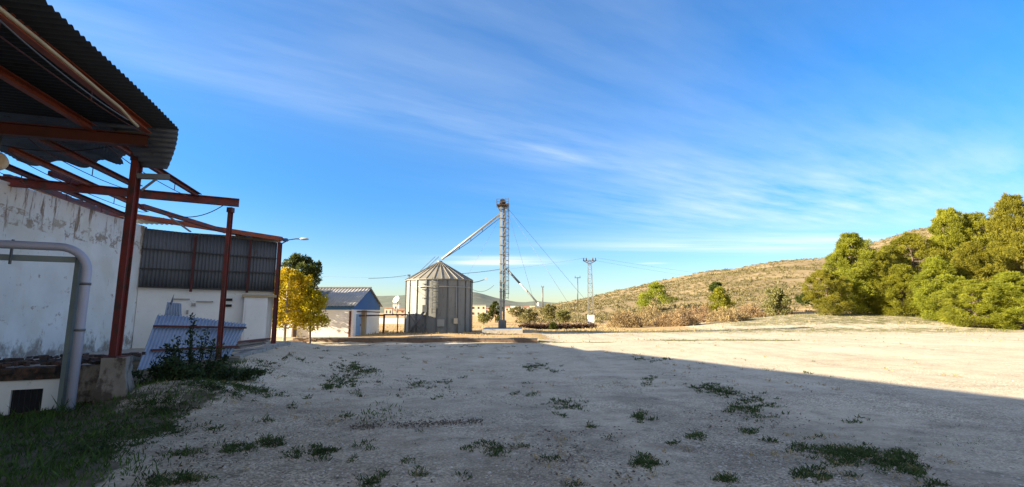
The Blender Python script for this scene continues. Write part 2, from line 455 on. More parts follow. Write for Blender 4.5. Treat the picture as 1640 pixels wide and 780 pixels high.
def build_ground():
    angs = []
    a = -180.0
    while a < 180:
        angs.append(a); a += .28 if -56 < a < 56 else 4.0
    radii = [.0]; r = 1.2
    while r < 3000:
        radii.append(r); r *= 1.022 if r < 70 else (1.035 if r < 400 else 1.2)
    V = []; FC = []; C = []
    n = len(angs)
    V.append((0,0,height(0,0))); C.append((0,0,0,1))
    for r in radii[1:]:
        for a in angs:
            x, y = r*math.sin(R(a)), r*math.cos(R(a))
            V.append((x, y, height(x, y)))
            ue = 820 + 777*x/y if y > 3 else (2200 if x > 0 else -600)
            field = 0.0
            if y > 26.2 and x < 2.2: field = .85*sstep(26.2, 29, y)
            field = max(field, sstep(36, 42, y) * lerp_table([(1000,1),(1150,.30),(2000,.25)], ue))
            field = max(field, sstep(54, 66, y))
            if y < -5 or abs(x) > 45: field = max(field, .8)
            hill = sstep(58, 75, y)*sstep(830, 900, ue)
            C.append((min(field,1), in_green(x, y), hill, 1))
    for k in range(n): FC.append((0, 1+(k+1) % n, 1+k))
    for j in range(len(radii)-2):
        o = 1+j*n; q = o+n
        for k in range(n):
            FC.append((o+k, o+(k+1) % n, q+(k+1) % n, q+k))
    me = bpy.data.meshes.new('ground'); me.from_pydata(V, [], FC)
    fix(me)
    if me.polygons[10].normal.z < 0: me.flip_normals()
    me.polygons.foreach_set('use_smooth', [True]*len(me.polygons))
    ca = me.color_attributes.new('zone', 'FLOAT_COLOR', 'POINT')
    ca.data.foreach_set('color', [k for c in C for k in c])
    me.materials.append(M['ground'])
    o = bpy.data.objects.new('ground', me); COL.objects.link(o)
    o['kind'] = 'structure'; o['label'] = 'gravel yard running into dry fields and a scrubby hillside'; o['category'] = 'ground'
build_ground()

def G(x, y): return Vector((x, y, height(x, y)))

# distant hills
def build_hills():
    tab = [(-400,.035), (200,.03), (480,.034), (560,.031), (610,.0315), (640,.033), (665,.035), (700,.036), (750,.0415), (765,.039), (785,.031), (810,.025), (835,.0185), (860,.021), (885,.018), (930,.02), (1100,.03), (1700,.02), (2400,.02)]
    mb = MB(); ncol = 260; rows = [(900,.0), (1050,.35), (1200,.75), (1350,.95), (1500,1.0), (1700,.8), (2100,.2)]
    vs = []
    for D, h in rows:
        for i in range(ncol+1):
            u = -400 + 2800*i/ncol
            x = (u-820)/777*D
            s = lerp_table(tab, u)
            nz = noise.noise(Vector((x*.012, D*.012, 0)))*4*h + noise.noise(Vector((x*.05, D*.05, 2)))*1.2*h
            vs.append((x, D, -2 + (s*1500+2+1.6)*h + nz))
    fs = [(j*(ncol+1)+i, j*(ncol+1)+i+1, (j+1)*(ncol+1)+i+1, (j+1)*(ncol+1)+i) for j in range(len(rows)-1) for i in range(ncol)]
    mb.add(vs, fs, True)
    structure('hills', mb, M['hills'], label='low wooded hills far beyond the fields')
build_hills()

# ------------------------------------------------------------------ foliage helpers
def leaf(mb, p, d, L, W, rn):
    """one small folded leaf / needle spray from p along d"""
    d = d.normalized()
    s = d.cross(Vector((rn.uniform(-1,1), rn.uniform(-1,1), rn.uniform(-1,1))))
    if s.length < 1e-4: s = d.orthogonal()
    s.normalize(); s *= W/2
    o = len(mb.v)
    mb.v += [p, p + d*L*.5 + s, p + d*L, p + d*L*.5 - s]
    mb.f.append((o, o+1, o+2, o+3)); mb.sm.append(False)

def rand_dir(rn):
    while True:
        v = Vector((rn.uniform(-1,1), rn.uniform(-1,1), rn.uniform(-1,1)))
        if .05 < v.length < 1: return v.normalized()

def clump(mb, c, rad, n, L, W, rn, up=.35, flat=1.0):
    for _ in range(n):
        d = rand_dir(rn)
        rr = rn.random()**.45
        p = c + Vector((d.x*rad*rr, d.y*rad*rr, d.z*rad*rr*flat))
        dd = (d + Vector((0,0,up)) + rand_dir(rn)*.6)
        leaf(mb, p, dd, L*rn.uniform(.6,1.3), W*rn.uniform(.6,1.3), rn)

def make_tree(name, label, cat, H, RW, seed, mat, bark, nclump=46, nleaf=170, L=.34, W=.13, crown_base=.08, shape='pine', trunk_r=.13, group=None, clr=None, flat=.7):
    """tapered trunk with limbs and a crown of many leaf sprays, standing at the origin"""
    rn = random.Random(seed)
    root = root_of(name, (0,0,0), label, cat, group)
    tk = MB(); cr = MB()
    lean = Vector((rn.uniform(-.06,.06)*H, rn.uniform(-.06,.06)*H, 0))
    tp = [Vector((0,0,-.15)), Vector((0,0,0)) + lean*.1, Vector((lean.x*.4, lean.y*.4, H*.35)), Vector((lean.x*.8, lean.y*.8, H*.68)), Vector((lean.x, lean.y, H*.93))]
    tk.tube(tp, [trunk_r*1.25, trunk_r, trunk_r*.75, trunk_r*.45, trunk_r*.1], 8)
    for i in range(nclump):
        t = (i+.5)/nclump
        z = H*(crown_base + (1-crown_base)*(t**.85))*.97
        f = (z/H - crown_base)/(1-crown_base)
        if shape == 'pine': env = RW*(math.sin(min(f*1.5+.32, 1.57))*(1-f)**.72*1.15 + .04)
        elif shape == 'round': env = RW*math.sqrt(max(.03, 1-(2*f-.92)**2))
        else: env = RW*(1-f)**.8 + .05
        a = rn.uniform(0, 2*math.pi); q = rn.uniform(.35, 1.0)
        c = Vector((lean.x*f + math.cos(a)*env*q, lean.y*f + math.sin(a)*env*q, z + rn.uniform(-.03,.03)*H))
        cl = (clr or RW*.32)*rn.uniform(.65, 1.25)*(1 - .6*f)
        if rn.random() < .6:
            b0 = Vector((lean.x*f*.8, lean.y*f*.8, max(.2, z - env*q*.35)))
            tk.tube([b0, (b0+c)/2 + Vector((0,0,-.05*RW)), c], [trunk_r*.35*(1-f*.6), trunk_r*.22*(1-f*.6), trunk_r*.06], 5, False)
        clump(cr, c, cl, int(nleaf*rn.uniform(.7,1.2)), L, W, rn, .35, flat)
        # tufts that break the outline
        for _ in range(5 if shape != 'cone' else 3):
            o = rand_dir(rn); o.z = abs(o.z)*1.3
            clump(cr, c + Vector((o.x*cl, o.y*cl, o.z*cl*flat)), cl*.28, int(nleaf*.09), L*.9, W, rn, .7, 1.5)
    part('trunk', tk, bark, root); part('crown', cr, mat, root, recalc=False)
    return root

def copy_tree(o, parent=None):
    c = o.copy(); COL.objects.link(c)
    if parent is not None: c.parent = parent
    for ch in list(o.children): copy_tree(ch, c)
    return c

def put(o, loc, rz, sc):
    o.location = Vector(loc); o.rotation_euler = (0, 0, rz); o.scale = sc

# ------------------------------------------------------------------ pines on the right
PINES = [  # u, D, v_top, half width px, proto, label
    (1376, 57, 374, 56, 0, 'tall pointed pine at the left end of the pine group, free against the sky'),
    (1330, 55, 432, 32, 1, 'low bushy pine forming the left foot of the pine group beside the bare hillside'),
    (1412, 56, 404, 34, 1, 'small pine squeezed against the right side of the pointed left pine'),
    (1448, 54, 424, 44, 2, 'low pine filling the front of the dip right of the pointed left pine'),
    (1432, 64, 394, 48, 2, 'pine set back in the dip between the pointed left pine and the tall middle ones'),
    (1478, 59, 374, 46, 1, 'pine on the left shoulder of the tall middle pines'),
    (1505, 49, 412, 46, 0, 'shorter pine standing forward below the tall middle pine, next to the dark gap'),
    (1532, 58, 336, 54, 2, 'tall round-topped pine in the middle of the pine group'),
    (1592, 57, 340, 50, 1, 'tall pine just left of the highest one at the right edge'),
    (1640, 52, 314, 56, 0, 'highest pine, cut by the right edge of the view'),
    (1572, 50, 388, 52, 2, 'mid height pine in front of the two tall pines towards the right'),
    (1560, 44, 448, 48, 1, 'low spreading pine at the front of the group, left of the lowest one'),
    (1622, 42.5, 436, 62, 2, 'lowest spreading pine at the right front, its foot on the pale gravel'),
]
protos = [
    make_tree('pine_tree', '', 'tree', 10, 4.2, 11, M['pine'], M['bark'], 210, 200, .30, .06, .0, 'pine', .2, 'pines at the right of the yard', .72, .75),
    make_tree('pine_tree', '', 'tree', 10, 4.6, 23, M['pine'], M['bark'], 220, 200, .30, .06, .0, 'round', .2, 'pines at the right of the yard', .75, .75),
    make_tree('pine_tree', '', 'tree', 10, 4.4, 37, M['pine'], M['bark'], 210, 200, .30, .06, .0, 'pine', .2, 'pines at the right of the yard', .72, .75),
]
RWP = (4.2, 4.6, 4.4)
used = set()
for i, (u, D, vt, hw, k, lab) in enumerate(PINES):
    o = protos[k] if k not in used else copy_tree(protos[k]); used.add(k)
    x = (u-820)/777*D; g = G(x, D)
    H = pd(u, vt, D).z - g.z; W = hw/777*D
    put(o, g, i*1.7, (W/RWP[k]*1.12, W/RWP[k]*1.12, H/10))
    o['label'] = lab

BUSH = [
    (1050, 78, 455, 30, 'round', 'wide green pine bush on the slope above the dry brambles', 'pine', .55),
    (1152, 66, 463, 26, 'cone', 'small bright green young pine rising from the bramble mound', 'pine', .5),
    (1148, 110, 453, 12, 'round', 'small dark bush on the hillside right above the young pine', 'pine_dark', .5),
    (1245, 62, 462, 26, 'pine', 'loose grey green young pine standing alone left of the pine group', 'olive', .5),
    (1292, 70, 471, 14, 'round', 'low dark green shrub close to the left foot of the pine group', 'pine_dark', .5),
]
for i, (u, D, vt, hw, sh, lab, mt, fl) in enumerate(BUSH):
    x = (u-820)/777*D; g = G(x, D); H = max(.8, pd(u, vt, D).z - g.z); W = hw/777*D
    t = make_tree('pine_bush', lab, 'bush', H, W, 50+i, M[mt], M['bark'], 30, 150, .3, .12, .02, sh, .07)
    put(t, g, i*2.1, (1,1,1))

# dry bramble mounds at the foot of the hill
for i, (u, D, vt, hw, lab) in enumerate([
    (1000, 52, 497, 24, 'leftmost dry brown bramble mound at the foot of the hill'),
    (1042, 56, 487, 34, 'tallest dry pinkish brown bramble mound below the wide pine bush'),
    (1085, 52, 497, 30, 'dry bramble mound in the middle of the brown row'),
    (1122, 58, 488, 30, 'dry bramble mound just left of the bright young pine'),
    (1165, 54, 495, 28, 'dry bramble mound at the foot of the bright young pine'),
    (1200, 60, 490, 22, 'rightmost dry bramble mound, next to the lone grey green pine')]):
    rn = random.Random(300+i); x = (u-820)/777*D; g = G(x, D)
    H = pd(u, vt, D).z - g.z; W = hw/777*D*1.15
    rt = root_of('bramble_bush', g, lab, 'bush', 'dry bramble mounds below the hill')
    tw = MB(); st = MB()
    for k in range(26):
        a = rn.uniform(0, 6.28); q = rn.random()**.5
        top = g + Vector((math.cos(a)*W*q, math.sin(a)*W*q*.7, H*(1-q*q)*rn.uniform(.5,1.0)+.05))
        st.tube([g + Vector((math.cos(a)*W*q*.3, math.sin(a)*W*q*.3, -.05)), (g+top)/2 + Vector((0,0,.3*H)), top], [.025,.018,.008], 4, False)
        clump(tw, top, .42, 110, .34, .05, rn, .3, .9)
    for k in range(1500):
        a = rn.uniform(0, 6.28); q = rn.random()**.5
        p = g + Vector((math.cos(a)*W*q, math.sin(a)*W*q*.7, H*(1-q*q)*rn.random()*.9))
        leaf(tw, p, rand_dir(rn)+Vector((0,0,.6)), .38, .045, rn)
    part('stems', st, M['bark'], rt); part('twigs', tw, M['dry'], rt, recalc=False)

# hillside scrub (uncountable)
def scrub():
    rn = random.Random(5); mb = MB(); tot = 0
    while tot < 10500:
        D = 63*(240/63)**(rn.random()**.8); u = rn.uniform(820, 1800)
        x = (u-820)/777*D
        if lerp_table(RIDGE, u) < .012: continue
        if noise.noise(Vector((x*.05, D*.06, 9))) + .9*noise.noise(Vector((x*.018, D*.05, 2))) < rn.uniform(-.75,.45): continue
        g = G(x, D); s = rn.uniform(.16, .5)*(1.9 if rn.random() < .07 else 1)*(1 + D/260)
        n = 22
        for _ in range(n):
            d = rand_dir(rn); d.z = abs(d.z)*.7
            leaf(mb, g + d*s*.8*rn.random(), d + Vector((0,0,.3)), s*.5, s*.22, rn)
        tot += 1
    o = single('hillside_scrub', mb, M['scrub'], (0,0,0), 'low brown and olive scrub covering the hillside', 'scrub', kind='stuff', recalc=False)
scrub()

def dry_grass():
    rn = random.Random(6); mb = MB()
    for _ in range(26000):
        D = 27*(95/27)**rn.random(); u = rn.uniform(480, 1640)
        x = (u-820)/777*D
        if x > 2.5 and D < 37+rn.uniform(0,6): continue
        if u > 830 and 26 < D < 40 and rn.random() < .8: continue
        if u > 1000 and D < 62 and rn.random() < .75: continue
        if noise.noise(Vector((x*.18, D*.2, 4))) < rn.uniform(-.3,.45): continue
        g = G(x, D); h = rn.uniform(.08, .26)*(.55 if D < 34 else 1)
        for _ in range(2): leaf(mb, g + Vector((rn.uniform(-.15,.15), rn.uniform(-.15,.15), -.02)), Vector((rn.uniform(-.5,.5), rn.uniform(-.5,.5), 1)), h, .05, rn)
    for _ in range(420):
        D = 3*(26/3)**rn.random(); x = rn.uniform(-.75, .9)*D
        if x < xrow(D)+.6 or noise.noise(Vector((x*.3, D*.3, 31))) < .05: continue
        for _ in range(9): 
            leaf(mb, G(x + rn.gauss(0,.05), D + rn.gauss(0,.05)), Vector((rn.uniform(-1,1), rn.uniform(-1,1), rn.uniform(.2,1))), rn.uniform(.02,.07)*(1+D/20), .008*(1+D/10), rn)
    single('dry_grass', mb, M['drygrass'], (0,0,0), 'straw coloured dry grass over the fields', 'grass', kind='stuff', recalc=False)
dry_grass()

# dark hedge along the field edge
hb = MB(); rn = random.Random(8)
for i in range(150):
    t = i/149; u = 836 + 114*t; D = 46 + 3*t
    p = G((u-820)/777*D, D); h = .45*(.5 + 1.1*rn.random()**2); p = p + Vector((rn.uniform(-.2,.2), rn.uniform(-.4,.4), 0))
    clump(hb, p + Vector((0, 0, h*.35)), h*.7, 60, .2, .05, rn, .6, .8)
single('field_hedge', hb, M['hedge'], G(4.5, 47), 'low dark brown hedge edging the field, ending at the lattice pylon', 'hedge', recalc=False)

# ------------------------------------------------------------------ yard weeds, left bank, stones
PATCH = [ # u, v, half width px, half height px, tufts
    (400,640,45,6,150), (330,648,50,8,150), (250,668,50,10,160), (150,720,60,18,200), (215,700,50,14,120), (270,690,40,10,70),
    (560,588,22,10,70), (545,610,26,12,110), (525,620,14,5,30), (575,594,14,8,50), (600,594,20,4,20), (670,617,22,9,26), (715,613,12,6,12), (740,606,6,3,5),
    (575,632,12,5,14), (610,612,8,4,6), (480,585,16,4,16), (455,590,8,3,6), (430,605,22,8,30), (400,612,12,5,16), (520,567,12,3,8), (570,568,14,3,10), (650,575,10,3,5), (690,556,18,2,10), (760,555,20,2,12),
    (820,556,18,2,12), (480,553,30,3,30), (860,586,26,6,26), (848,590,14,4,14), (890,594,12,4,10), (840,616,8,4,6), (850,630,10,5,10), (822,632,8,5,8), (905,645,26,6,30), (920,655,14,5,16), (890,655,8,4,8), (900,667,6,3,4),
    (1025,667,12,7,30), (1045,672,6,4,6), (1030,741,16,11,60), (1050,745,8,6,10), (1115,697,12,6,24), (1160,771,16,7,26), (1075,710,12,5,8), (1025,577,16,5,14), (1045,580,10,4,8), (1065,574,8,4,8),
    (1040,608,14,5,16), (1030,616,8,3,6), (1130,623,26,7,60), (1160,630,22,7,50), (1200,640,26,6,36), (1235,648,18,6,14), (1195,655,32,6,60), (1180,652,10,5,14), (1215,665,20,4,10), (1200,690,14,6,18), (1235,705,14,6,10),
    (1285,715,24,8,34), (1330,724,30,10,60), (1370,726,32,12,110), (1430,738,38,14,150), (1465,755,18,9,40), (1350,741,24,7,24), (1285,762,14,8,30), (1318,768,12,6,20), (1310,752,10,4,8), (1500,778,22,6,16), (1365,762,10,5,8),
    (1290,597,12,3,6), (1380,671,16,4,6), (1355,675,10,3,4), (1475,765,8,4,4), (795,722,16,10,40), (760,716,22,8,18), (590,772,16,8,22), (300,727,22,8,30), (385,718,18,8,46), (435,709,20,8,50), (365,722,8,6,16), (505,724,30,9,40), (525,720,14,6,16),
    (470,728,14,6,12), (585,715,14,6,16), (565,738,6,4,5), (610,763,10,8,16), (675,758,14,7,14), (560,666,12,5,10), (470,655,10,4,8), (495,640,8,4,6), (640,635,8,3,5), (700,636,14,4,6), (300,768,30,10,70), (250,775,20,8,30), (655,737,8,4,6), (670,690,6,3,3),
    (430,676,16,4,8), (345,690,18,5,10), (945,685,6,4,8), (975,700,5,3,3), (880,735,14,5,8), (835,715,14,5,8), (740,760,12,5,6), (920,775,14,6,10),
]
def yard_weeds():
    rn = random.Random(12); mb = MB()
    def tuft(x, y, h, n):
        g = G(x, y)
        for _ in range(n):
            a = rn.uniform(0, 6.28); d = Vector((math.cos(a)*rn.uniform(.2,1.3), math.sin(a)*rn.uniform(.2,1.3), rn.uniform(.3,1)))
            leaf(mb, g + Vector((rn.uniform(-.05,.05), rn.uniform(-.05,.05), -.005)), d, h*rn.uniform(.5,1.3), h*.22, rn)
    for (u, v, hw, hh, n) in PATCH:
        for _ in range(int(n*1.1)):
            q = (rn.gauss(0,.55), rn.gauss(0,.55))
            p = pz(u + q[0]*hw, min(v + q[1]*hh, 860), 0)
            tuft(p.x, p.y, rn.uniform(.018,.05)*(1 + min(p.y,16)/14), 9)
    for _ in range(1500):
        D = 2.6*(26/2.6)**rn.random(); x = rn.uniform(-1.0, 1.0)*D*.95
        if x < xrow(D)+.5 or (x > 3 and D > 20) or x > 8: continue
        if noise.noise(Vector((x*.4, D*.4, 7))) < rn.uniform(-.1,.5): continue
        for _ in range(rn.randint(1,5)):
            tuft(x + rn.gauss(0,.12), D + rn.gauss(0,.12), rn.uniform(.010,.024)*(1+D/14), 6)
    # small ones in the sunlit half
    for _ in range(240):
        D = rn.uniform(12, 40); x = rn.uniform(2, 42)
        if noise.noise(Vector((x*.15, D*.3, 2))) < .1: continue
        tuft(x, D, rn.uniform(.03,.07), 8)
    single('yard_weeds', mb, M['tuft'], (0,0,0), 'scattered green weeds and tufts growing through the gravel', 'weeds', kind='stuff', recalc=False)
yard_weeds()

def left_bank():
    rn = random.Random(13); mb = MB(); k = 0
    while k < 22000:
        y = rn.uniform(2.2, 13.5); x = rn.uniform(-11, -1.8)
        if rn.random()*.9 > in_green(x, y) - .1 + .5*noise.noise(Vector((x*.7, y*.7, 3))): continue
        if y > 8.0 and x < xrow(y)-.1: continue
        if x < -6.9 and y > 8.0 + (x+7)*.5: continue
        g = G(x, y)
        leaf(mb, g + Vector((0,0,-.01)), Vector((rn.uniform(-.8,.8), rn.uniform(-.8,.8), 1)), rn.uniform(.03,.10)*(1 + 1.6*max(0, noise.noise(Vector((x*1.1, y*1.1, 40)))))*(2.2 if rn.random() < .06 else 1), rn.uniform(.010,.02), rn); k += 1
    single('bank_grass', mb, M['grass'], (0,0,0), 'thick dark grass on the bank below the loading dock', 'grass', kind='stuff', recalc=False)
    # green strips among the sunlit gravel
    mb = MB()
    for _ in range(22000):
        y = rn.uniform(25.5, 60); x = rn.uniform(0, 45)
        if rn.random() > in_green(x, y) + .35*noise.noise(Vector((x*.2, y*.4, 8))): continue
        g = G(x, y)
        leaf(mb, g, Vector((rn.uniform(-.8,.8), rn.uniform(-.8,.8), .8)), rn.uniform(.05,.13), .04, rn)
    single('verge_grass', mb, M['verge'], (0,0,0), 'thin green grass strips on the sunlit gravel', 'grass', kind='stuff', recalc=False)
left_bank()

def gravel():
    rn = random.Random(14); mb = MB()
    for _ in range(9000):
        D = 2.4*(13/2.4)**(rn.random()); x = rn.uniform(-1.1,1.15)*D
        if x < xrow(D)+2.6: continue
        if noise.noise(Vector((x*.5, D*.5, 11))) < rn.uniform(-.5,.4): continue
        g = G(x, D); s = rn.uniform(.006,.018)*(1.6 if rn.random() < .06 else 1)
        o = Vector((rn.random()*6, rn.random()*6, rn.random()*6))
        rot = Matrix.Rotation(o.x, 3, 'Z')
        vs = [g + rot @ Vector((a*s*rn.uniform(.7,1.3), b*s*rn.uniform(.7,1.3), c*s*.7*rn.uniform(.7,1.2))) for a, b, c in ((1,0,0),(-1,0,0),(0,1,0),(0,-1,0),(0,0,1),(0,0,-.6))]
        mb.add(vs, [(0,2,4),(2,1,4),(1,3,4),(3,0,4),(2,0,5),(1,2,5),(3,1,5),(0,3,5)])
    single('gravel_stones', mb, M['pebble'], (0,0,0), 'loose pale stone chips scattered over the yard', 'gravel', kind='stuff', recalc=False)
    # line of dark leaf litter across the yard
    mb = MB()
    for _ in range(900):
        t = rn.random(); u = 562 + 212*t; v = 684 - 7*t + rn.gauss(0, 2.6)
        if noise.noise(Vector((u*.03, 0, 0))) < rn.uniform(-.7,.2): continue
        p = pz(u, v, 0); g = G(p.x, p.y)
        leaf(mb, g + Vector((0,0,.004)), Vector((rn.uniform(-1,1), rn.uniform(-1,1), .25)), rn.uniform(.015,.045), .02, rn)
    for _ in range(1500):
        u = rn.uniform(240, 1300); v = rn.uniform(600, 790)
        p = pz(u, v, 0); 
        if noise.noise(Vector((p.x*.6, p.y*.6, 21))) < rn.uniform(0,.6): continue
        g = G(p.x, p.y)
        for _ in range(4): leaf(mb, g + Vector((rn.gauss(0,.1),rn.gauss(0,.1),.004)), Vector((rn.uniform(-1,1), rn.uniform(-1,1), .2)), rn.uniform(.02,.05), .02, rn)
    single('leaf_litter', mb, M['litter'], (0,0,0), 'dark dead leaves in a line across the gravel', 'leaf litter', kind='stuff', recalc=False)
gravel()

# ------------------------------------------------------------------ canopy: posts, beams, purlins, torn corrugated roof
ZR = 4.5
P1 = Vector((-6.62, 8.2, 0)); P2 = Vector((-7.52, 12.6, 0)); P3 = Vector((-8.82, 18.1, 0))
canopy = root_of('steel_canopy', (P1.x, P1.y, .8), 'rust red steel canopy with a torn dark corrugated roof over the loading dock', 'canopy')
# posts
b = MB().beam((P1.x, P1.y, .86), (P1.x, P1.y, ZR-.12), .115, .13, (0,1,0), 'I')
post1 = part('post', b, M['red'], canopy, 'thick near post standing on a concrete plinth')
part('post', MB().beam((P2.x, P2.y, .3), (P2.x, P2.y, ZR-.15), .09, .11, (0,1,0), 'I'), M['red'], canopy, 'middle post under the end of the cross beam')
part('post', MB().beam((P3.x, P3.y, .3), (P3.x, P3.y, 4.22), .12, .13, (0,1,0), 'I'), M['red'], canopy, 'far post at the end of the corrugated wall')
for P_, zb in ((P1, .87), (P2, .36), (P3, .42)):
    part('base_plate', MB().box((P_.x, P_.y, zb), (.26,.26,.025)), M['darkred'], canopy)
for P_, zb in ((P1, ZR-.2), (P2, ZR-.2)):
    part('gusset', MB().box((P_.x, P_.y-.005, zb), (.135,.145,.13)), M['darkred'], canopy)
# bracket arm on near post
a0 = pd(219, 282, 8.18); a1 = pd(272, 284, 8.45)
br = MB().beam(a0, a1, .09, .09); br.beam(pd(226, 305, 8.2), pd(250, 287, 8.33), .04, .04)
part('bracket', br, M['galv_dark'], canopy)
# cross beams
part('rafter', MB().beam(pz(-90, 198, ZR-.06), pz(236, 226, ZR-.06), .14, .2, profile='I'), M['darkred'], canopy)
part('cross_beam', MB().beam(pz(-60, 284, ZR-.06), pz(383, 325, ZR-.06), .14, .2, profile='I'), M['red'], canopy, 'lower looking bare cross beam carrying the purlin ends')
# purlins with tension rods
def purlin(u0, v0, u1, v1, z, mt, rod=True, start=None, w=.09):
    p0, p1 = pz(u0, v0, z), pz(u1, v1, z)
    d = (p1-p0).normalized()
    if start is not None: p0 = p0 - d*start
    o = part('purlin', MB().beam(p0, p1, w, .11, profile='C'), M[mt], canopy)
    if rod:
        L = (p1-p0).length; n = max(2, int(L/1.5)); rb = MB(); pts = []
        for i in range(n*6+1):
            t = i/(n*6); pts.append(p0 + (p1-p0)*t + Vector((0,0,-.06-.17*math.sin(math.pi*t)**.5)))
        rb.tube(pts, .008, 5)
        for i in range(1, n):
            q = p0 + (p1-p0)*(i/n); rb.beam(q + Vector((0,0,-.06)), q + Vector((0,0,-.05-.17*math.sin(math.pi*i/n)**.5)), .012, .012)
        part('tension_rod', rb, M['darkred'], o)
    return o
purlin(0, 20, 238, 208, ZR+.06, 'orange', True, 3.2)
purlin(0, 115, 150, 206, ZR+.06, 'orange', False, 2)
purlin(160, 214, 320, 314, ZR+.05, 'red')
purlin(40, 210, 225, 301, ZR+.05, 'red')
purlin(18, 239, 236, 336, ZR+.05, 'orange')
purlin(0, 262, 207, 347, ZR+.05, 'red', True, 1)
part('purlin', MB().beam(pz(80, 277, ZR+.04), pz(160, 308, ZR+.04), .08, .1), M['red'], canopy, 'short loose purlin length under the torn roof edge')
part('purlin', MB().beam(pz(228, 330, ZR), pz(362, 371, ZR-.1), .1, .12), M['red'], canopy, 'long sagging purlin reaching the far roof')
part('loose_batten', MB().beam(pd(258, 338, 14.8), pd(305, 371, 14.2), .06, .03), M['wood'], canopy)
# main roof: ridges run outwards, waves along the building; last sheets droop past the near post
eave0 = pz(75, 0, ZR+.14); eaveE = pz(286, 206, ZR+.14)
da = (eaveE - eave0); da.z = 0; Lroof = da.length; da.normalize()
bo = Vector((.962, .272, 0))
e0 = eave0 - da*5.0; 
inn = 8.5
wv = (Lroof+5.0)/.115
rng = random.Random(4)
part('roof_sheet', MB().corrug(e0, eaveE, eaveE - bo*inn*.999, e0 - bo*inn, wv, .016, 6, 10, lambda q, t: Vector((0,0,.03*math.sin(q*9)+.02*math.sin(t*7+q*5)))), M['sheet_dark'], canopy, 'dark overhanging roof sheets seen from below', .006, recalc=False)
# drooping end strip
f0 = eaveE + Vector((.0,.0,-.004)); f1 = eaveE - bo*1.05 + Vector((0,0,-.004))
d0 = pd(268, 271, 8.0); d1 = pd(226, 268, 8.25)
def droop(q, t): return da*.10*math.sin(math.pi*q) + Vector((0,0,.06*math.sin(math.pi*q)))
part('bent_sheet', MB().corrug(f0, d0, d1, f1, 8, .018, 8, 4, droop), M['sheet_mid'], canopy, 'bent down corrugated end of the eaves', .006, recalc=False)
# torn lighter roof beyond the rafter
def torn():
    mb = MB()
    s0 = pz(240, 224, ZR+.21) - da*1.0; s1 = pz(-120, 196, ZR+.21) - da*1.0
    edge = [(0,.10), (.08,.3), (.13,.62), (.2,.80), (.24,1.08), (.30,1.25), (.33,1.62), (.42,1.9), (.47,1.82), (.6,2.1), (1,2.2)]
    nu, nv = 60, 130
    vs = []
    for j in range(nv+1):
        for i in range(nu+1):
            q = i/nu; ln = lerp_table(edge, q) + 1.0; y = ln*j/nv
            p = s0 + (s1-s0)*q + da*y
            vs.append(p + Vector((0,0,.016*math.sin(2*math.pi*y/.115) + .05*q*math.sin(y*3) - .06*sstep(.7,1,j/nv)*math.sin(q*23))))
    mb.add(vs, [(j*(nu+1)+i, j*(nu+1)+i+1, (j+1)*(nu+1)+i+1, (j+1)*(nu+1)+i) for j in range(nv) for i in range(nu)], True)
    part('torn_sheet', mb, M['sheet_mid'], canopy, 'lighter roof sheets with a torn ragged edge', .006, recalc=False)
torn()
# conduit and cable strung under the outer purlin
def sag(p0, p1, s, n=14): return [p0 + (p1-p0)*(i/n) + Vector((0,0,-s*4*(i/n)*(1-i/n))) for i in range(n+1)]
cpts = [pz(-60,-38,ZR-.06), pz(0,14,ZR-.06), pz(60,62,ZR-.06), pz(120,112,ZR-.06), pz(165,150,ZR-.05), pz(192,172,ZR-.05), pz(210,192,ZR-.08), pz(221,203,ZR-.14)]
single('conduit', MB().tube(cpts, .021, 8), M['cream_hose'], cpts[0], 'cream conduit running below the outermost orange purlin', 'conduit')
single('cable', MB().tube(sag(pz(-20,15,ZR-.15), pz(205,192,ZR-.2), .06), .008, 5), M['galv_dark'], pz(-20,15,ZR-.15), 'thin grey cable slung under the dark roof sheets', 'cable')
single('cable', MB().tube(sag(pd(0,232,8.2), pd(190,232,8.6), .12), .009, 5), M['black'], pd(0,232,8.2), 'black cable sagging below the torn lighter roof sheets', 'cable')
single('cable', MB().tube(sag(pd(256,335,12.0), pd(362,326,12.5), .28), .012, 5), M['black'], pd(256,335,12), 'dark cable looping below the bare cross beam', 'cable')
single('batten', MB().beam(pd(213,213,8.05), pd(240,233,8.2), .03, .02), M['cream_hose'], pd(213,213,8.05), 'pale broken batten hanging at the top of the near post', 'batten')
# floodlight at the left edge
fl = root_of('floodlight', pd(-4, 258, 7.6), 'round cream floodlight hanging under the canopy at the left edge', 'floodlight')
c = pd(-6, 260, 7.6)
mb = MB(); mb.lathe((0,0,0), [(.0,-.12),(.09,-.11),(.15,-.02),(.16,.08),(.13,.1),(0,.1)], 20)
rot = Matrix.Rotation(R(75), 3, 'X') @ Matrix.Rotation(R(25), 3, 'Y'); mb.v = [rot @ p + c for p in mb.v]
part('lamp_shade', mb, M['cream_plaster'], fl)
part('arm', MB().beam(c + Vector((0,0,.12)), c + Vector((-.1,.1,.75)), .04, .04), M['galv_dark'], fl)

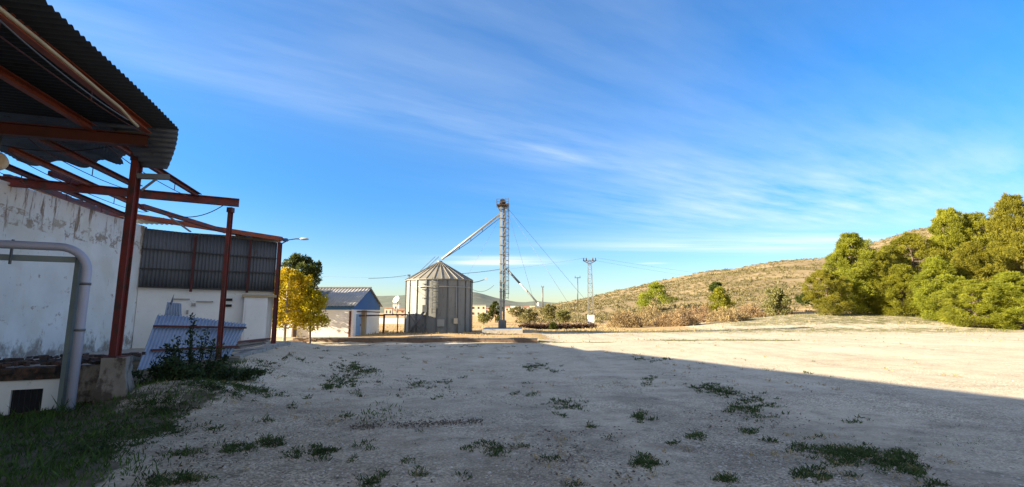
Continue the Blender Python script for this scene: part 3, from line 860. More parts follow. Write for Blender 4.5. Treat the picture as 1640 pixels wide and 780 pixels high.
# ------------------------------------------------------------------ white farm building behind the dock
W0 = Vector((-10.35, 7.6, 0)); WC = Vector((-12.5, 16.1, 0)); WE = Vector((-8.95, 18.15, 0))
farm = root_of('farm_building', (WC.x, WC.y, .5), 'white rendered farm building with grey corrugated cladding and a rusty roof edge', 'building')
def wall_prism(p0, p1, z0, z1, th, z1b=None):
    p0, p1 = Vector(p0), Vector(p1); d = (p1-p0); d.z = 0; d.normalize()
    n = Vector((-d.y, d.x, 0))*th
    poly = [p0, p1, p1+n, p0+n]
    z1b = z1 if z1b is None else z1b
    mb = MB(); zt = [z1, z1b, z1b, z1]
    vs = [Vector((p.x,p.y,z0)) for p in poly] + [Vector((p.x,p.y,z)) for p, z in zip(poly, zt)]
    return mb.add(vs, [(0,1,5,4),(1,2,6,5),(2,3,7,6),(3,0,4,7),(3,2,1,0),(4,5,6,7)])
part('wall', wall_prism(W0, WC + Vector((-.05,.2,0)), .2, 4.38, .3, 4.5), M['wall'], farm, 'long white side wall with brown damp stains')
ed = (WE-WC).normalized(); en = Vector((ed.y, -ed.x, 0))   # towards the camera
part('end_wall', wall_prism(WC + ed*.02, WE, .2, 2.5, .25, 2.42), M['white_plaster'], farm, 'low white end wall below the cladding')
cl0 = WC + en*.06 + ed*.03; cl1 = WE + en*.06
part('cladding', MB().corrug(cl0 + Vector((0,0,2.42)), cl1 + Vector((0,0,2.36)), cl1 + Vector((0,0,4.22)), cl0 + Vector((0,0,4.42)), 38, .018, 6, 3), M['clad'], farm, 'grey vertical corrugated cladding', .006, recalc=False)
for zl, zr in ((2.44,2.38), (3.05,3.05), (3.72,3.6)):
    part('rail', MB().beam(cl0 + en*.055 + Vector((0,0,zl)), cl1 + en*.055 + Vector((0,0,zr)), .05, .045), M['black'], farm)
for t in (.36, .78):
    q = cl0 + (cl1-cl0)*t + en*.11
    part('stud', MB().beam(q + Vector((0,0,2.3)), q + Vector((0,0,4.25)), .06, .06), M['darkred'], farm)
# roof edge beam and sheets
part('roof_beam', MB().beam(pd(150,336,15.2), pd(452,383,18.0), .14, .16), M['orange'], farm)
part('roof_beam', MB().beam(pd(10,283,10.3), pd(195,350,15.8), .12, .12), M['red'], farm, 'rusty beam along the top of the white side wall')
back = Vector((-3.6, 4.9, 0))
def rsheet(u0, v0, u1, v1, D0, D1, lift, mt):
    a, c = pd(u0, v0, D0), pd(u1, v1, D1)
    dd = (c-a).normalized()
    bk = Vector((-.6, 1.6, 0))
    part('roof_sheet', MB().corrug(a, c, c + bk + Vector((0,0,lift)), a + bk + Vector((0,0,lift*.8)), (c-a).length/.15, .02, 6, 4), M[mt], farm, None, .006, recalc=False)
rsheet(190, 346, 262, 349, 15.6, 16.2, .05, 'sheet_mid')
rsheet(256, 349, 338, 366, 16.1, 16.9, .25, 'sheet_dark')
rsheet(330, 363, 402, 379, 16.8, 17.4, .12, 'panel')
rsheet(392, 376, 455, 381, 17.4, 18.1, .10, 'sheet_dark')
# ragged roof rim on the side wall
rm = MB(); rn = random.Random(3)
for i in range(46):
    t = i/45; p = pd(20 + 175*t, 287 + 62*t, 10.6 + 5.3*t)
    rm.box(p + Vector((0,.0,.03)), (.14, .2, rn.uniform(.04,.09)), Matrix.Rotation(rn.uniform(-.5,.5), 3, 'Y'))
part('roof_tiles', rm, M['darkred'], farm)
# rest of the building out of sight behind the end wall
poly = [(WC.x-.1, WC.y+.35), (WE.x-.25, WE.y+.32), (-12.45, 23.0), (-17.5, 20.5)]
part('rear_wall', MB().prism(poly, .0, lambda q: 4.28 if q[1] < 19 else 4.92), M['white_plaster'], farm)
poly2 = [(WC.x-.3, WC.y+.5), (WE.x-.1, WE.y+.45), (-12.3, 23.2), (-17.7, 20.6)]
part('roof', MB().prism(poly2, lambda q: 4.3 if q[1] < 19 else 4.94, lambda q: 4.45 if q[1] < 19 else 5.1), M['grey_roof'], farm)
# small vents and fittings on the end wall
def onwall(u, v, off=.03):
    r = ray(u, v); o = Vector((0,0,CAMZ)); nrm = en
    p0 = WC + en*off
    t = (p0 - o).dot(nrm)/r.dot(nrm); return o + r*t
rotw = Matrix.Rotation(math.atan2(ed.y, ed.x), 3, 'Z')
for (u, v, w, h, mt) in ((366,480,.24,.09,'void'), (365,489.5,.24,.09,'void')):
    part('vent', MB().box(onwall(u,v,.02), (w,.05,h), rotw), M[mt], farm)
for (u, v, w, h) in ((290,479,.5,.03), (328,483,.5,.03), (300,500,.06,.14), (310,488,.12,.1)):
    part('bracket', MB().box(onwall(u,v,.03), (w,.07,h), rotw), M['concrete'], farm)
# white cupboard at the end of the wall
cq0, cq1 = onwall(386, 545, .25), onwall(424, 545, .25)
cab = root_of('cupboard', (cq0.x, cq0.y, .45), 'white upright cupboard with a yellowed ledge at the end of the white wall', 'cupboard')
ctr = (cq0+cq1)/2; wdt = (cq1-cq0).length
part('body', MB().box((ctr.x, ctr.y, 1.28), (wdt, .34, 1.7), rotw), M['white_plaster'], cab)
part('door', MB().box(Vector((ctr.x, ctr.y, 1.25)) + en*.185, (wdt*.82, .025, 1.5), rotw), M['white_plaster'], cab)
part('top_ledge', MB().box(Vector((ctr.x, ctr.y, 2.18)) + ed*.1, (wdt+.35, .44, .09), rotw), M['ochre'], cab)

# taller warehouse added out of view to throw the long shadow over the yard
wh = root_of('warehouse', (-14, 6, 0), 'unseen tall pale warehouse left of the yard, sized to cast its long shadow', 'building')
fx0, fx1 = Vector((-17.9, 15.6, 0)), Vector((-8.2, -4.0, 0))
dw = (fx1-fx0).normalized(); nw = Vector((dw.y, -dw.x, 0))
if nw.x > 0: nw = -nw
part('wall', MB().prism([fx0, fx1, fx1 + nw*11, fx0 + nw*11], -.1, 8.05), M['white_plaster'], wh)
g1, g2 = fx0 + nw*11.3 - dw*.3, fx1 + nw*11.3 + dw*.3
h1, h2 = fx0 - nw*.3 - dw*.3, fx1 - nw*.3 + dw*.3
mid1, mid2 = (g1+h1)/2, (g2+h2)/2
rfm = MB(); zz = lambda p, z: Vector((p.x, p.y, z))
rfm.add([zz(h1,8.06), zz(h2,8.06), zz(mid2,9), zz(mid1,9), zz(g1,8.06), zz(g2,8.06)], [(0,1,2,3),(3,2,5,4),(0,3,4),(1,5,2),(0,4,5,1)])
part('roof', rfm, M['grey_roof'], wh)
dc = fx0 + dw*12 - nw*.02
part('door', MB().box((dc.x, dc.y, 1.9), (3.2, .12, 3.8), Matrix.Rotation(math.atan2(dw.y, dw.x), 3, 'Z')), M['blue_door'], wh)

# ------------------------------------------------------------------ loading dock
dock = root_of('loading_dock', (-7.5, 8.6, 0), 'crumbling concrete loading dock with a brick edge and a small barred cellar window', 'loading dock')
bd = Vector((.894, .447, 0)); bn = Vector((.447, -.894, 0))
Fp = Vector((-6.3, 8.55, 0))                       # right end of front face
def fpt(s, z=0, o=0): return Fp - bd*s + bn*o + Vector((0,0,z))
zt = lambda p: .80 - .03*max(0, p[1]-8)
topp = [fpt(5.2), fpt(.42), (-7.15, 9.3), (-9.3, 11.2), (-9.4, 14.2), (-8.4, 14.5), (-8.62, 18.0), (-12.4, 16.0), (-10.3, 7.7)]
part('platform', MB().prism([(p[0],p[1]) for p in topp], -.1, lambda p: zt(p)-.14), M['concrete'], dock)
# slab edge of crumbling brick
sl = MB(); rn = random.Random(9)
for i in range(26):
    s = 1.1 + i*.165
    for rz in range(2):
        sl.box(fpt(s, .60 + rz*.095 + rn.uniform(-.008,.008), .05 + rn.uniform(-.05,.05)), (rn.uniform(.15,.19), .2, rn.uniform(.065,.092)), Matrix.Rotation(math.atan2(.447,.894)+rn.uniform(-.12,.12), 3, 'Z') @ Matrix.Rotation(rn.uniform(-.08,.08), 3, 'Y'))
part('brick_edge', sl, M['brick'], dock)
rb = MB()
for i in range(240):
    s = rn.uniform(.5, 5.2); o = -rn.random()**1.5*2.6 + .08
    p = fpt(s, .78 - .02*abs(o), o)
    rb.box(p, (rn.uniform(.04,.2), rn.uniform(.03,.1), rn.uniform(.02,.07)), Matrix.Rotation(rn.uniform(0,3), 3, 'Z') @ Matrix.Rotation(rn.uniform(-.4,.4), 3, 'X'))
part('rubble', rb, M['brick'], dock, kind='stuff')
# face: white rendered strip with a window opening, then bare concrete
fw = MB()
wl, wr_, wb, wt_ = 1.70, 1.32, .02, .40
def facebox(s0, s1, z0, z1, th=.08, o=.0):
    a, c2 = fpt(s0), fpt(s1); ctr = (a+c2)/2
    return ((ctr.x + bn.x*(o+th/2), ctr.y + bn.y*(o+th/2), (z0+z1)/2), (abs(s1-s0), th, z1-z0), Matrix.Rotation(math.atan2(.447,.894), 3, 'Z'))
for s0, s1, z0, z1 in ((5.2, wl, -.3, .54), (wr_, .98, -.3, .54), (wl, wr_, wt_, .54), (wl, wr_, -.3, wb)):
    fw.box(*facebox(s0, s1, z0, z1))
part('white_face', fw, M['white_plaster'], dock)
part('bare_face', MB().box(*facebox(.98, .36, -.3, .74, .13)), M['stained'], dock)
part('brick_backing', MB().box(*facebox(5.2, .985, .545, .735, .12)), M['brick'], dock)
win = part('cellar_window', MB().box(*facebox(wl, wr_, wb, wt_, .02)), M['void'], dock)
gb = MB()
for i in range(6):
    s = wl - .03 - i*.068; gb.beam(fpt(s, wb, .05), fpt(s, wt_, .05), .012, .012)
part('bars', gb, M['black'], win)
# plinth under the near post
pl = MB(); pc = Vector((P1.x+.02, P1.y-.02))
rp = Matrix.Rotation(math.atan2(.447,.894), 3, 'Z')
base = [(-.17,-.22),(.25,-.22),(.25,.3),(-.17,.3)]; tops = [(-.14,-.17),(.19,-.17),(.19,.26),(-.14,.26)]
vs = []
for q, z in ((base,-.1),(base,.34),(tops,.58),(tops,.86)):
    for x, y in q:
        p = rp @ Vector((x,y,0)); vs.append((pc.x+p.x, pc.y+p.y, z))
fs = [(j*4+i, j*4+(i+1) % 4, (j+1)*4+(i+1) % 4, (j+1)*4+i) for j in range(3) for i in range(4)] + [(12,13,14,15),(3,2,1,0)]
pl.add(vs, fs)
part('plinth', pl, M['stained'], dock, 'stained concrete plinth under the near post')
# concrete kerb along the dock further back
kb = MB(); kp = [(-7.3,13.0),(-7.75,14.8),(-8.35,17.3),(-8.5,18.6)]
for (x0,y0),(x1,y1) in zip(kp, kp[1:]):
    kb.beam((x0-.05,y0,.36),(x1-.05,y1,.40), .3, .2)
part('kerb', kb, M['concrete'], dock)

# pale drain pipe and the thinner frame under it
pb = pd(113, 645, 7.75); pt = pd(141, 425, 7.75); lf = pd(0, 385, 6.9)
zc_ = pd(120, 393, 7.7).z
pts = [Vector((pb.x, pb.y, -.05)), Vector((pb.x, pb.y, zc_-.42))]
hd = Vector((-.894,-.447,0))
for i in range(1, 8):
    a = i/8*math.pi/2; pts.append(Vector((pb.x,pb.y,zc_-.42)) + Vector((0,0,.38*math.sin(a))) + hd*.38*(1-math.cos(a)))
e = Vector((pb.x,pb.y,zc_-.04)) + hd*.38
pts += [e, e + hd*1.0, e + hd*2.4]
dp = root_of('drain_pipe', (pb.x, pb.y, 0), 'thick lilac grey pipe bending down to the bank in front of the dock', 'pipe')
part('pipe', MB().tube(pts, .064, 18), M['pvc'], dp)
for z in (zc_-.62, zc_-1.35):
    part('clamp', MB().tube([(pb.x,pb.y,z-.02),(pb.x,pb.y,z+.02)], .074, 16), M['galv_dark'], dp)
part('hanger', MB().beam(e + hd*.55 + Vector((0,0,.08)), e + hd*.55 + Vector((0,0,-.3)), .025, .025), M['galv_dark'], dp)
t0 = Vector((pb.x-.17, pb.y+.03, 0)); zt2 = zc_ - .20
fr = root_of('tube_frame', (t0.x, t0.y, 0), 'thin grey green steel frame close under the thick lilac pipe', 'frame')
part('upright', MB().beam((t0.x,t0.y,-.05), (t0.x,t0.y,zt2), .075, .075, (0,1,0)), M['greengrey'], fr)
part('crossbar', MB().beam(Vector((t0.x,t0.y,zt2-.03)) + hd*.04, Vector((t0.x,t0.y,zt2-.03)) + hd*2.6, .07, .09), M['greengrey'], fr)

# ------------------------------------------------------------------ fallen corrugated sheets, planks
TL, TR, BL, BR = pd(252,505,12.6), pd(395,517,13.5), pd(212,612,10.6), pd(356,596,12.75)
BLm = pd(216, 574, 11.3)
fp = root_of('fallen_roof_panel', G(-8, 12), 'large pale blue grey corrugated roof panel leaning against the dock behind the middle post', 'roof panel')
part('sheet', MB().corrug(BL, BR, TR, TL, 26, .02, 7, 8, lambda q, t: Vector((0,0,.03*math.sin(q*5)*t))), M['panel'], fp, None, .006, recalc=False)
nrm = (BR-BL).cross(TL-BL).normalized()
if nrm.y > 0: nrm = -nrm
def onp(q, t): return (BL*(1-q)+BR*q)*(1-t) + (TL*(1-q)+TR*q)*t + nrm*.06
part('purlin', MB().beam(onp(-.01,.78), onp(1.02,.86), .07, .05), M['darkred'], fp)
part('purlin', MB().beam(onp(.06,.40), onp(1.03,.47), .07, .05), M['darkred'], fp)
SL = root_of('leaning_sheet', G(-9, 13.2), 'smaller corrugated sheet standing upright behind the large fallen panel', 'metal sheet')
q0, q1, q2, q3 = pd(262,512,13.1), pd(291,512,13.1), pd(290,486,13.3), pd(268,484,13.3)
part('sheet', MB().corrug(q0, q1, q2, q3, 6, .02, 7, 2), M['panel'], SL, None, .006, recalc=False)
tri = MB().add([pd(258,512,13.2), pd(272,512,13.25), pd(279,470,13.35), pd(266,500,13.2)], [(0,1,2,3)])
part('torn_corner', tri, M['sheet_mid'], SL, None, .008, recalc=False)
rn = random.Random(31)
PL = [('reddish plank on top of the plank pile by the far post', 'darkred'), ('grey plank in the middle of the plank pile by the far post', 'wood'), ('lowest grey plank of the pile by the far post', 'wood')]
for i, (lab, mt) in enumerate(PL):
    a = pd(372+4*i, 556-5*(2-i)+4, 13.6); c = pd(430-4*i, 548-4*(2-i), 15.6)
    a.z = .62 + .07*(2-i); c.z = .62 + .07*(2-i)
    single('plank', MB().beam(a, c, .16, .05), M[mt], a, lab, 'plank', 'planks stacked beside the fallen panel')

# tall dark weeds before the panel
def weed_bush(name, u, D, hgt, wid, seed, lab, nst=16, nl=110):
    rn = random.Random(seed); x = (u-820)/777*D; g = G(x, D)
    rt = root_of(name, g, lab, 'plant')
    st = MB(); lf_ = MB()
    for i in range(nst):
        a = rn.uniform(0,6.28); q = rn.random()**.7
        h = hgt*(1 - .75*q)*rn.uniform(.75,1.05)
        b0 = g + Vector((math.cos(a)*wid*q*.5, math.sin(a)*wid*q*.35, -.03))
        tp = g + Vector((math.cos(a)*wid*q, math.sin(a)*wid*q*.6, h))
        mid = (b0+tp)/2 + Vector((rn.uniform(-.06,.06), rn.uniform(-.06,.06), .1))
        st.tube([b0, mid, tp], [.012,.009,.003], 5, False)
        for k in range(nl):
            t = rn.random(); p = b0*(1-t)**2 + mid*2*t*(1-t) + tp*t*t
            p = p + rand_dir(rn)*rn.random()*(.05 + .16*(1-t))
            leaf(lf_, p, rand_dir(rn) + Vector((0,0,.3)), rn.uniform(.05,.1), rn.uniform(.025,.045), rn)
    part('stems', st, M['weed'], rt); part('leaves', lf_, M['weed'], rt, recalc=False)
weed_bush('weed_shrub', 316, 9.6, 1.42, .75, 71, 'tall dark leafy weed rising before the fallen roof panel', 16, 90)
weed_bush('weed_shrub', 276, 9.0, .45, .75, 72, 'low dark weed clump left of the tall weed, at the foot of the plinth', 16, 110)
weed_bush('weed_shrub', 356, 10.4, .36, 1.0, 73, 'low dark weed clump right of the tall weed, around the middle post', 18, 110)
weed_bush('weed_shrub', 288, 9.9, 1.0, .22, 74, 'slim upright weed stalks before the left side of the fallen panel', 4, 70)

# wall lamp on the far post
lp = pd(452, 385, 18.05); lh = pd(487, 383, 18.3)
wlp = root_of('street_lamp', lp, 'small street lamp on a curved arm at the top of the far post', 'lamp')
part('arm', MB().tube([lp + Vector((0,0,-.12)), pd(463,384,18.1), pd(474,382.5,18.2), lh], .022, 6), M['galv_dark'], wlp)
part('lamp_head', MB().lathe((0,0,0), [(.0,-.04),(.08,-.03),(.1,.0),(.06,.05),(0,.06)], 12), M['lamp'], wlp)
hd_ = wlp.children[-1]; hd_.location = lh - lp; hd_.scale = (2.0, 1, 1)
for v_ in hd_.data.vertices: v_.co += lp
part('junction_box', MB().box(pd(457,384,18.05), (.14,.14,.1)), M['blue_sheet'], wlp)

# ------------------------------------------------------------------ trees by the far end of the building
yt = make_tree('autumn_tree', 'bright yellow autumn tree in front of the blue gabled shed', 'tree', 3.75, 1.45, 81, M['yellow'], M['bark_pale'], 62, 85, .14, .09, .25, 'round', .085, None, .42, .9)
put(yt, G(-11.35, 24.4), .4, (1,1,.98))
yt2 = make_tree('autumn_tree', 'smaller yellow green tree right of the bright yellow one, before the shed wall', 'tree', 2.7, .8, 82, M['yellow'], M['bark'], 30, 100, .14, .09, .3, 'round', .06, None, .4, .9)
put(yt2, G(-10.3, 25.0), 1.1, (1,1,1))
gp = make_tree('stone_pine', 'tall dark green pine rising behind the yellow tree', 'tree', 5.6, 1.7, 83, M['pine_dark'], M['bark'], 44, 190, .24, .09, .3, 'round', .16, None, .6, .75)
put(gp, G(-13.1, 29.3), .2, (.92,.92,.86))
yt3 = copy_tree(yt); yt3['label'] = 'yellow autumn tree mostly hidden behind the far red post'
put(yt3, G(-12.6, 26.0), 2.3, (.9,.9,.92))

# ------------------------------------------------------------------ low kerb wall
kw = root_of('retaining_wall', (-4, 26, 0), 'long low brown retaining wall at the far edge of the shaded yard', 'wall')
mb = MB(); rn = random.Random(15)
x = -11.6; i = 0
while x < 1.35:
    w = rn.uniform(.5,.62); w = min(w, 1.35-x) if x + w > 1.35 else w
    mb.box((x+w/2, 26.0 + rn.uniform(-.01,.01), .07 + rn.uniform(-.006,.006)), (w-.008, .22, .30), Matrix.Rotation(rn.uniform(-.006,.006), 3, 'Z')); x += w
part('blocks', mb, M['ledge'], kw)
part('coping', MB().box((-5.1, 26.0, .245), (12.95, .28, .04)), M['concrete'], kw)

# ------------------------------------------------------------------ shed with the blue gable
sx0, sy0, sx1, sy1 = -17.0, 29.4, -9.6, 35.2
zs = .1; ze = 1.98; zp = 3.15
shed = root_of('shed', (sx1, sy0, zs), 'white walled shed with a bright blue gable and grey ridged roof', 'shed')
part('wall', MB().box(((sx0+sx1)/2, (sy0+sy1)/2, (zs-.2+ze-.22)/2), (sx1-sx0, sy1-sy0, ze-.22-zs+.2)), M['white_plaster'], shed)
my = (sy0+sy1)/2
gm = MB().add([(sx1+.03,sy0-.02,ze-.22),(sx1+.03,sy1+.02,ze-.22),(sx1+.03,sy1+.02,ze),(sx1+.03,my,zp),(sx1+.03,sy0-.02,ze),
               (sx1-.1,sy0-.02,ze-.22),(sx1-.1,sy1+.02,ze-.22),(sx1-.1,sy1+.02,ze),(sx1-.1,my,zp),(sx1-.1,sy0-.02,ze)],
              [(0,1,2,3,4),(9,8,7,6,5),(0,5,6,1),(1,6,7,2),(2,7,8,3),(3,8,9,4),(4,9,5,0)])
part('gable', gm, M['blue_sheet'], shed, 'blue sheet gable')
part('fascia', MB().box(((sx0+sx1)/2-.06, sy0+.02, ze-.11), (sx1-sx0-.15, .1, .24)), M['blue_sheet'], shed, 'blue band under the eaves')
rf = MB(); ov = .22
A_, B_ = Vector((sx0, sy0-ov, ze-.05+.06)), Vector((sx1+ov*.8, sy0-ov, ze-.05+.06)); C_, D_ = Vector((sx1+ov*.8, my, zp+.06)), Vector((sx0, my, zp+.06))
rf.corrug(A_, B_, C_, D_, 36, .02, 6, 2)
E_, F_ = Vector((sx1+ov*.8, sy1+ov, ze+.01)), Vector((sx0, sy1+ov, ze+.01))
rf.corrug(D_, C_, E_, F_, 36, .02, 6, 2)
part('roof', rf, M['grey_roof'], shed, None, .03, recalc=False)
part('ridge_cap', MB().beam((sx0, my, zp+.1), (sx1+ov*.8, my, zp+.1), .3, .05), M['ochre'], shed)
part('skylight', MB().beam((sx1-2.6, sy0+.5, ze+.235), (sx1-2.6, my-.6, zp-.09), .7, .03), M['galv_dark'], shed)
dr = part('door', MB().box((sx1+.03, sy0+.95, .78), (.06, .75, 1.4)), M['blue_door'], shed, 'light blue door in the gable end')
part('handle', MB().box((sx1+.08, sy0+1.2, .8), (.05, .04, .12)), M['galv_dark'], dr)
part('pillar', MB().box((sx1+.12, sy0+1.75, .9), (.26, .36, 1.64)), M['ochre'], shed, 'ochre pillar beside the door')

# rusty pipe frame between shed and silo
pf = root_of('pipe_rack', G(-9.2, 29.6), 'rusty red frame of posts and rails running from the shed corner to the silo', 'frame')
def fpx(u, v, D): return pd(u, v, D)
for (u, D) in ((561.5, 29.4), (615.5, 33.5), (637.5, 34.5)):
    x = (u-820)/777*D
    part('post', MB().beam((x, D, -.1), pd(u, 498 if u < 570 else 503, D), .11 if u < 630 else .07, .11 if u < 630 else .07, (0,1,0)), M['darkred'], pf)
part('rail', MB().beam(pd(561,506,29.4), pd(615.5,505,33.5), .07, .09), M['darkred'], pf)
part('rail', MB().beam(pd(615.5,504,33.5), pd(653,504,34.6), .07, .1), M['darkred'], pf)
part('rail', MB().beam(pd(562,498.5,29.5), pd(608,500,32.5), .06, .07), M['darkred'], pf)

# ------------------------------------------------------------------ silo
SX, SY = -5.58, 37.0; SZ = .12; SR = 2.5; EZ = 3.95; PZ = 5.38
silo = root_of('grain_silo', (SX, SY, SZ), 'round grey galvanised grain silo with a ribbed conical roof', 'silo')
NS = 20; A0 = R(5)
wall = MB(); prof = []
rows = 44; vs = []; seg = NS*6
for j in range(rows*2+1):
    z = SZ + (EZ-SZ)*j/(rows*2)
    rr = SR + .012*(1 if j % 2 else -1)
    for k in range(seg):
        a = A0 + 2*math.pi*k/seg
        t = (k % 6)/6.0; fl_ = math.cos(math.pi/NS)/math.cos((t-.5)*2*math.pi/NS)
        q = rr*(1 - .6*(1-fl_))
        vs.append((SX + q*math.cos(a), SY + q*math.sin(a), z))
fs = [(j*seg+k, j*seg+(k+1) % seg, (j+1)*seg+(k+1) % seg, (j+1)*seg+k) for j in range(rows*2) for k in range(seg)]
wall.add(vs, fs, True)
part('wall', wall, M['galv'], silo)
for k in range(NS):
    a = A0 + 2*math.pi*k/NS; d = Vector((math.cos(a), math.sin(a), 0))
    p = Vector((SX,SY,0)) + d*(SR+.03)
    part('stiffener', MB().beam(p + Vector((0,0,SZ)), p + Vector((0,0,EZ-.04)), .09, .06, d, 'box'), M['galv_dark'], silo)
cone = MB(); NR = 28; vs = []
prof = [(SR+.1, EZ-.02), (SR+.1, EZ+.04), (.22, PZ), (.2, PZ+.02), (.2, PZ+.14), (0.0, PZ+.18)]
cone.lathe((SX,SY,0), prof, NR, False)
rib = MB()
roof = part('roof', cone, M['silo_roof'], silo)
for k in range(NR):
    a = 2*math.pi*k/NR; d = Vector((math.cos(a), math.sin(a), 0)); o = Vector((SX,SY,0))
    rib.beam(o + d*(SR+.09) + Vector((0,0,EZ+.06)), o + d*.22 + Vector((0,0,PZ+.02)), .035, .06)
part('ribs', rib, M['silo_roof'], roof)
def onsilo(u, z, off=.08):
    # point on the silo face seen at column u
    r = Vector(((u-820)/777, 1, 0)); a = r.x*r.x+1; q = SX*r.x + SY; c = SX*SX+SY*SY-(SR+off)**2
    t = (q - math.sqrt(max(q*q-a*c, 0)))/a
    return Vector((r.x*t, t, z))
# ladder with cage
lu = 696
la, lb = onsilo(lu-4, 0, .22), onsilo(lu+4, 0, .22)
ld = MB()
for q in (la, lb): ld.beam(q + Vector((0,0,1.5)), q + Vector((0,0,EZ+.1)), .045, .045, (0,1,0))
for i in range(12): ld.beam(la + Vector((0,0,1.6+i*.21)), lb + Vector((0,0,1.6+i*.21)), .025, .025)
lad = part('ladder', ld, M['galv_dark'], silo)
cg = MB(); oc = (la+lb)/2; dn = (oc - Vector((SX,SY,0))); dn.z = 0; dn.normalize(); sd = Vector((-dn.y, dn.x, 0))
for i in range(6):
    z = 1.9 + i*.38
    cg.tube([oc + sd*.27*math.cos(a) + dn*.55*max(0,math.sin(a)) + Vector((0,0,z)) for a in [math.pi*k/8 for k in range(9)]], .016, 4)
for k in (1, 3, 5, 7):
    a = math.pi*k/8; cg.beam(oc + sd*.27*math.cos(a) + dn*.55*math.sin(a) + Vector((0,0,1.9)), oc + sd*.27*math.cos(a) + dn*.55*math.sin(a) + Vector((0,0,3.8)), .02, .02)
part('cage', cg, M['galv_dark'], lad)
# left hand ladder bolts
for i, z in enumerate((.75, 1.35, 2.6, 3.2, 3.6)):
    q = onsilo(679, z, .06)
    part('step', MB().box(q, (.3, .1, .05)), M['galv_dark'], silo)
# conduit ring, drop, box, hatch
ring = [onsilo(u, 3.42, .09) for u in range(669, 756, 6)]
part('conduit', MB().tube(ring, .028, 6), M['galv_light'], silo)
part('conduit', MB().tube([onsilo(731, 3.42, .1), onsilo(731, SZ, .1)], .03, 6), M['galv_light'], silo)
part('switch_box', MB().box(onsilo(730, .98, .16), (.26,.16,.38)), M['cream_plaster'], silo)
part('hatch', MB().box(onsilo(706.5, .85, .09), (.5,.09,.5)), M['galv_light'], silo)
# unloading auger at the left foot
ag = MB(); q0 = onsilo(658, .25, .9); q1 = onsilo(680, 1.7, .35)
ag.tube([q0, q1], .09, 10); ag.beam(q0 + Vector((0,0,-.3)), onsilo(668, 1.15, .7), .07, .07); ag.beam(onsilo(654,1.6,.5), onsilo(672,.5,.8), .07, .07)
part('auger', ag, M['galv_dark'], silo)
part('auger_motor', MB().box(onsilo(680.5, 1.85, .4), (.3,.3,.5)), M['galv_dark'], silo)
ft = MB()
for u in (656, 662, 672, 678): ft.beam(onsilo(u, SZ-.15, .7), onsilo(u+2, .7, .65), .08, .08)
part('auger_legs', ft, M['galv_dark'], silo)
part('foundation', MB().lathe((SX,SY,0), [(SR+.22,-.2),(SR+.22,SZ-.015),(0,SZ-.01)], 40, False), M['pale_concrete'], silo)
# roof rods, lamp arms
for du in (0, 5): part('roof_rod', MB().beam(pd(673+du*1.6, 434-du*.4, 36), pd(697+du*1.2, 411, 36), .035, .035), M['galv_dark'], silo)
part('lamp', MB().box(pd(655, 441, 36.8), (.2,.14,.12)).beam(pd(655,442,36.8), pd(658,446,36.8), .04, .04), M['galv_dark'], silo, 'small dark lamp at the left eaves')
part('lamp_arm', MB().tube([pd(755,453,37), pd(766,451,36.9), pd(777,447.5,36.8)], .025, 5), M['galv_dark'], silo)
part('lamp', MB().box(pd(778, 446.5, 36.8), (.16,.14,.2)), M['lamp'], silo, 'white lamp on the arm at the right eaves')
part('cable', MB().tube(sag(pd(756,463,37), pd(791,457,37), .32), .012, 4), M['black'], silo)
single('cable', MB().tube(sag(pd(740,438,36.6), pd(801,431,37), .04), .014, 4), M['black'], pd(740,438,36.6), 'thin cable strung between the silo roof and the elevator tower', 'cable')
single('cable', MB().tube(sag(pd(590,446,33), pd(651,441,36.6), .05), .012, 4), M['black'], pd(590,446,33), 'thin cable running from the shed side to the left eaves of the silo', 'cable')

# ------------------------------------------------------------------ bucket elevator
EX, EY = -.74, 37.2; ETOP = 9.95
el = root_of('bucket_elevator', (EX, EY, .4), 'tall slim grain elevator tower with a caged ladder and spouts beside the silo', 'grain elevator')
part('casing', MB().box((EX-.11, EY, (ETOP+.4)/2), (.18, .3, ETOP-.4)), M['galv_light'], el, 'pale elevator casing, left shaft')
part('casing', MB().box((EX+.11, EY+.02, (ETOP+.4)/2), (.17, .28, ETOP-.4)), M['galv'], el, 'greyer elevator casing, right shaft')
fg = MB()
for i in range(13): part('flange', MB().box((EX, EY-.02, 1.0 + i*.72), (.45, .36, .03)), M['galv'], el)
st_ = MB()
for i in range(19): st_.box((EX+.08, EY-.16, .9+i*.49), (.12, .05, .16))
part('inspection_plates', st_, M['wood'], el, kind='stuff')
hdm = MB(); hdm.tube([(EX-.0, EY-.3, ETOP+.3), (EX-.0, EY+.3, ETOP+.25)], .2, 16); hdm.box((EX, EY, ETOP+.08), (.46, .5, .22))
part('head', hdm, M['brick'], el, 'rusty drive head')
pfm = MB(); pfm.box((EX, EY, ETOP-.03), (.95, .9, .06))
pl_ = part('platform', pfm, M['brick'], el)
rl = MB()
for dx in (-.46, .46):
    for dy in (-.43, .43): rl.beam((EX+dx, EY+dy, ETOP), (EX+dx, EY+dy, ETOP+.42), .035, .035)
for z in (.21, .42):
    for dy in (-.43,.43): rl.beam((EX-.46, EY+dy, ETOP+z), (EX+.46, EY+dy, ETOP+z), .03, .03)
    for dx in (-.46,.46): rl.beam((EX+dx, EY-.43, ETOP+z), (EX+dx, EY+.43, ETOP+z), .03, .03)
part('railing', rl, M['galv_dark'], pl_)
for sx in (-1, 1): part('platform_strut', MB().beam((EX+sx*.2, EY-.16, ETOP-.5), (EX+sx*.44, EY-.35, ETOP-.06), .05, .05), M['galv_dark'], el)
ld = MB(); lx0, lx1, ly = EX+.25, EX+.45, EY-.05
for x in (lx0, lx1): ld.beam((x, ly, 2.6), (x, ly, ETOP+.6), .04, .04, (0,1,0))
for i in range(24): ld.beam((lx0, ly, 2.7+i*.32), (lx1, ly, 2.7+i*.32), .03, .03)
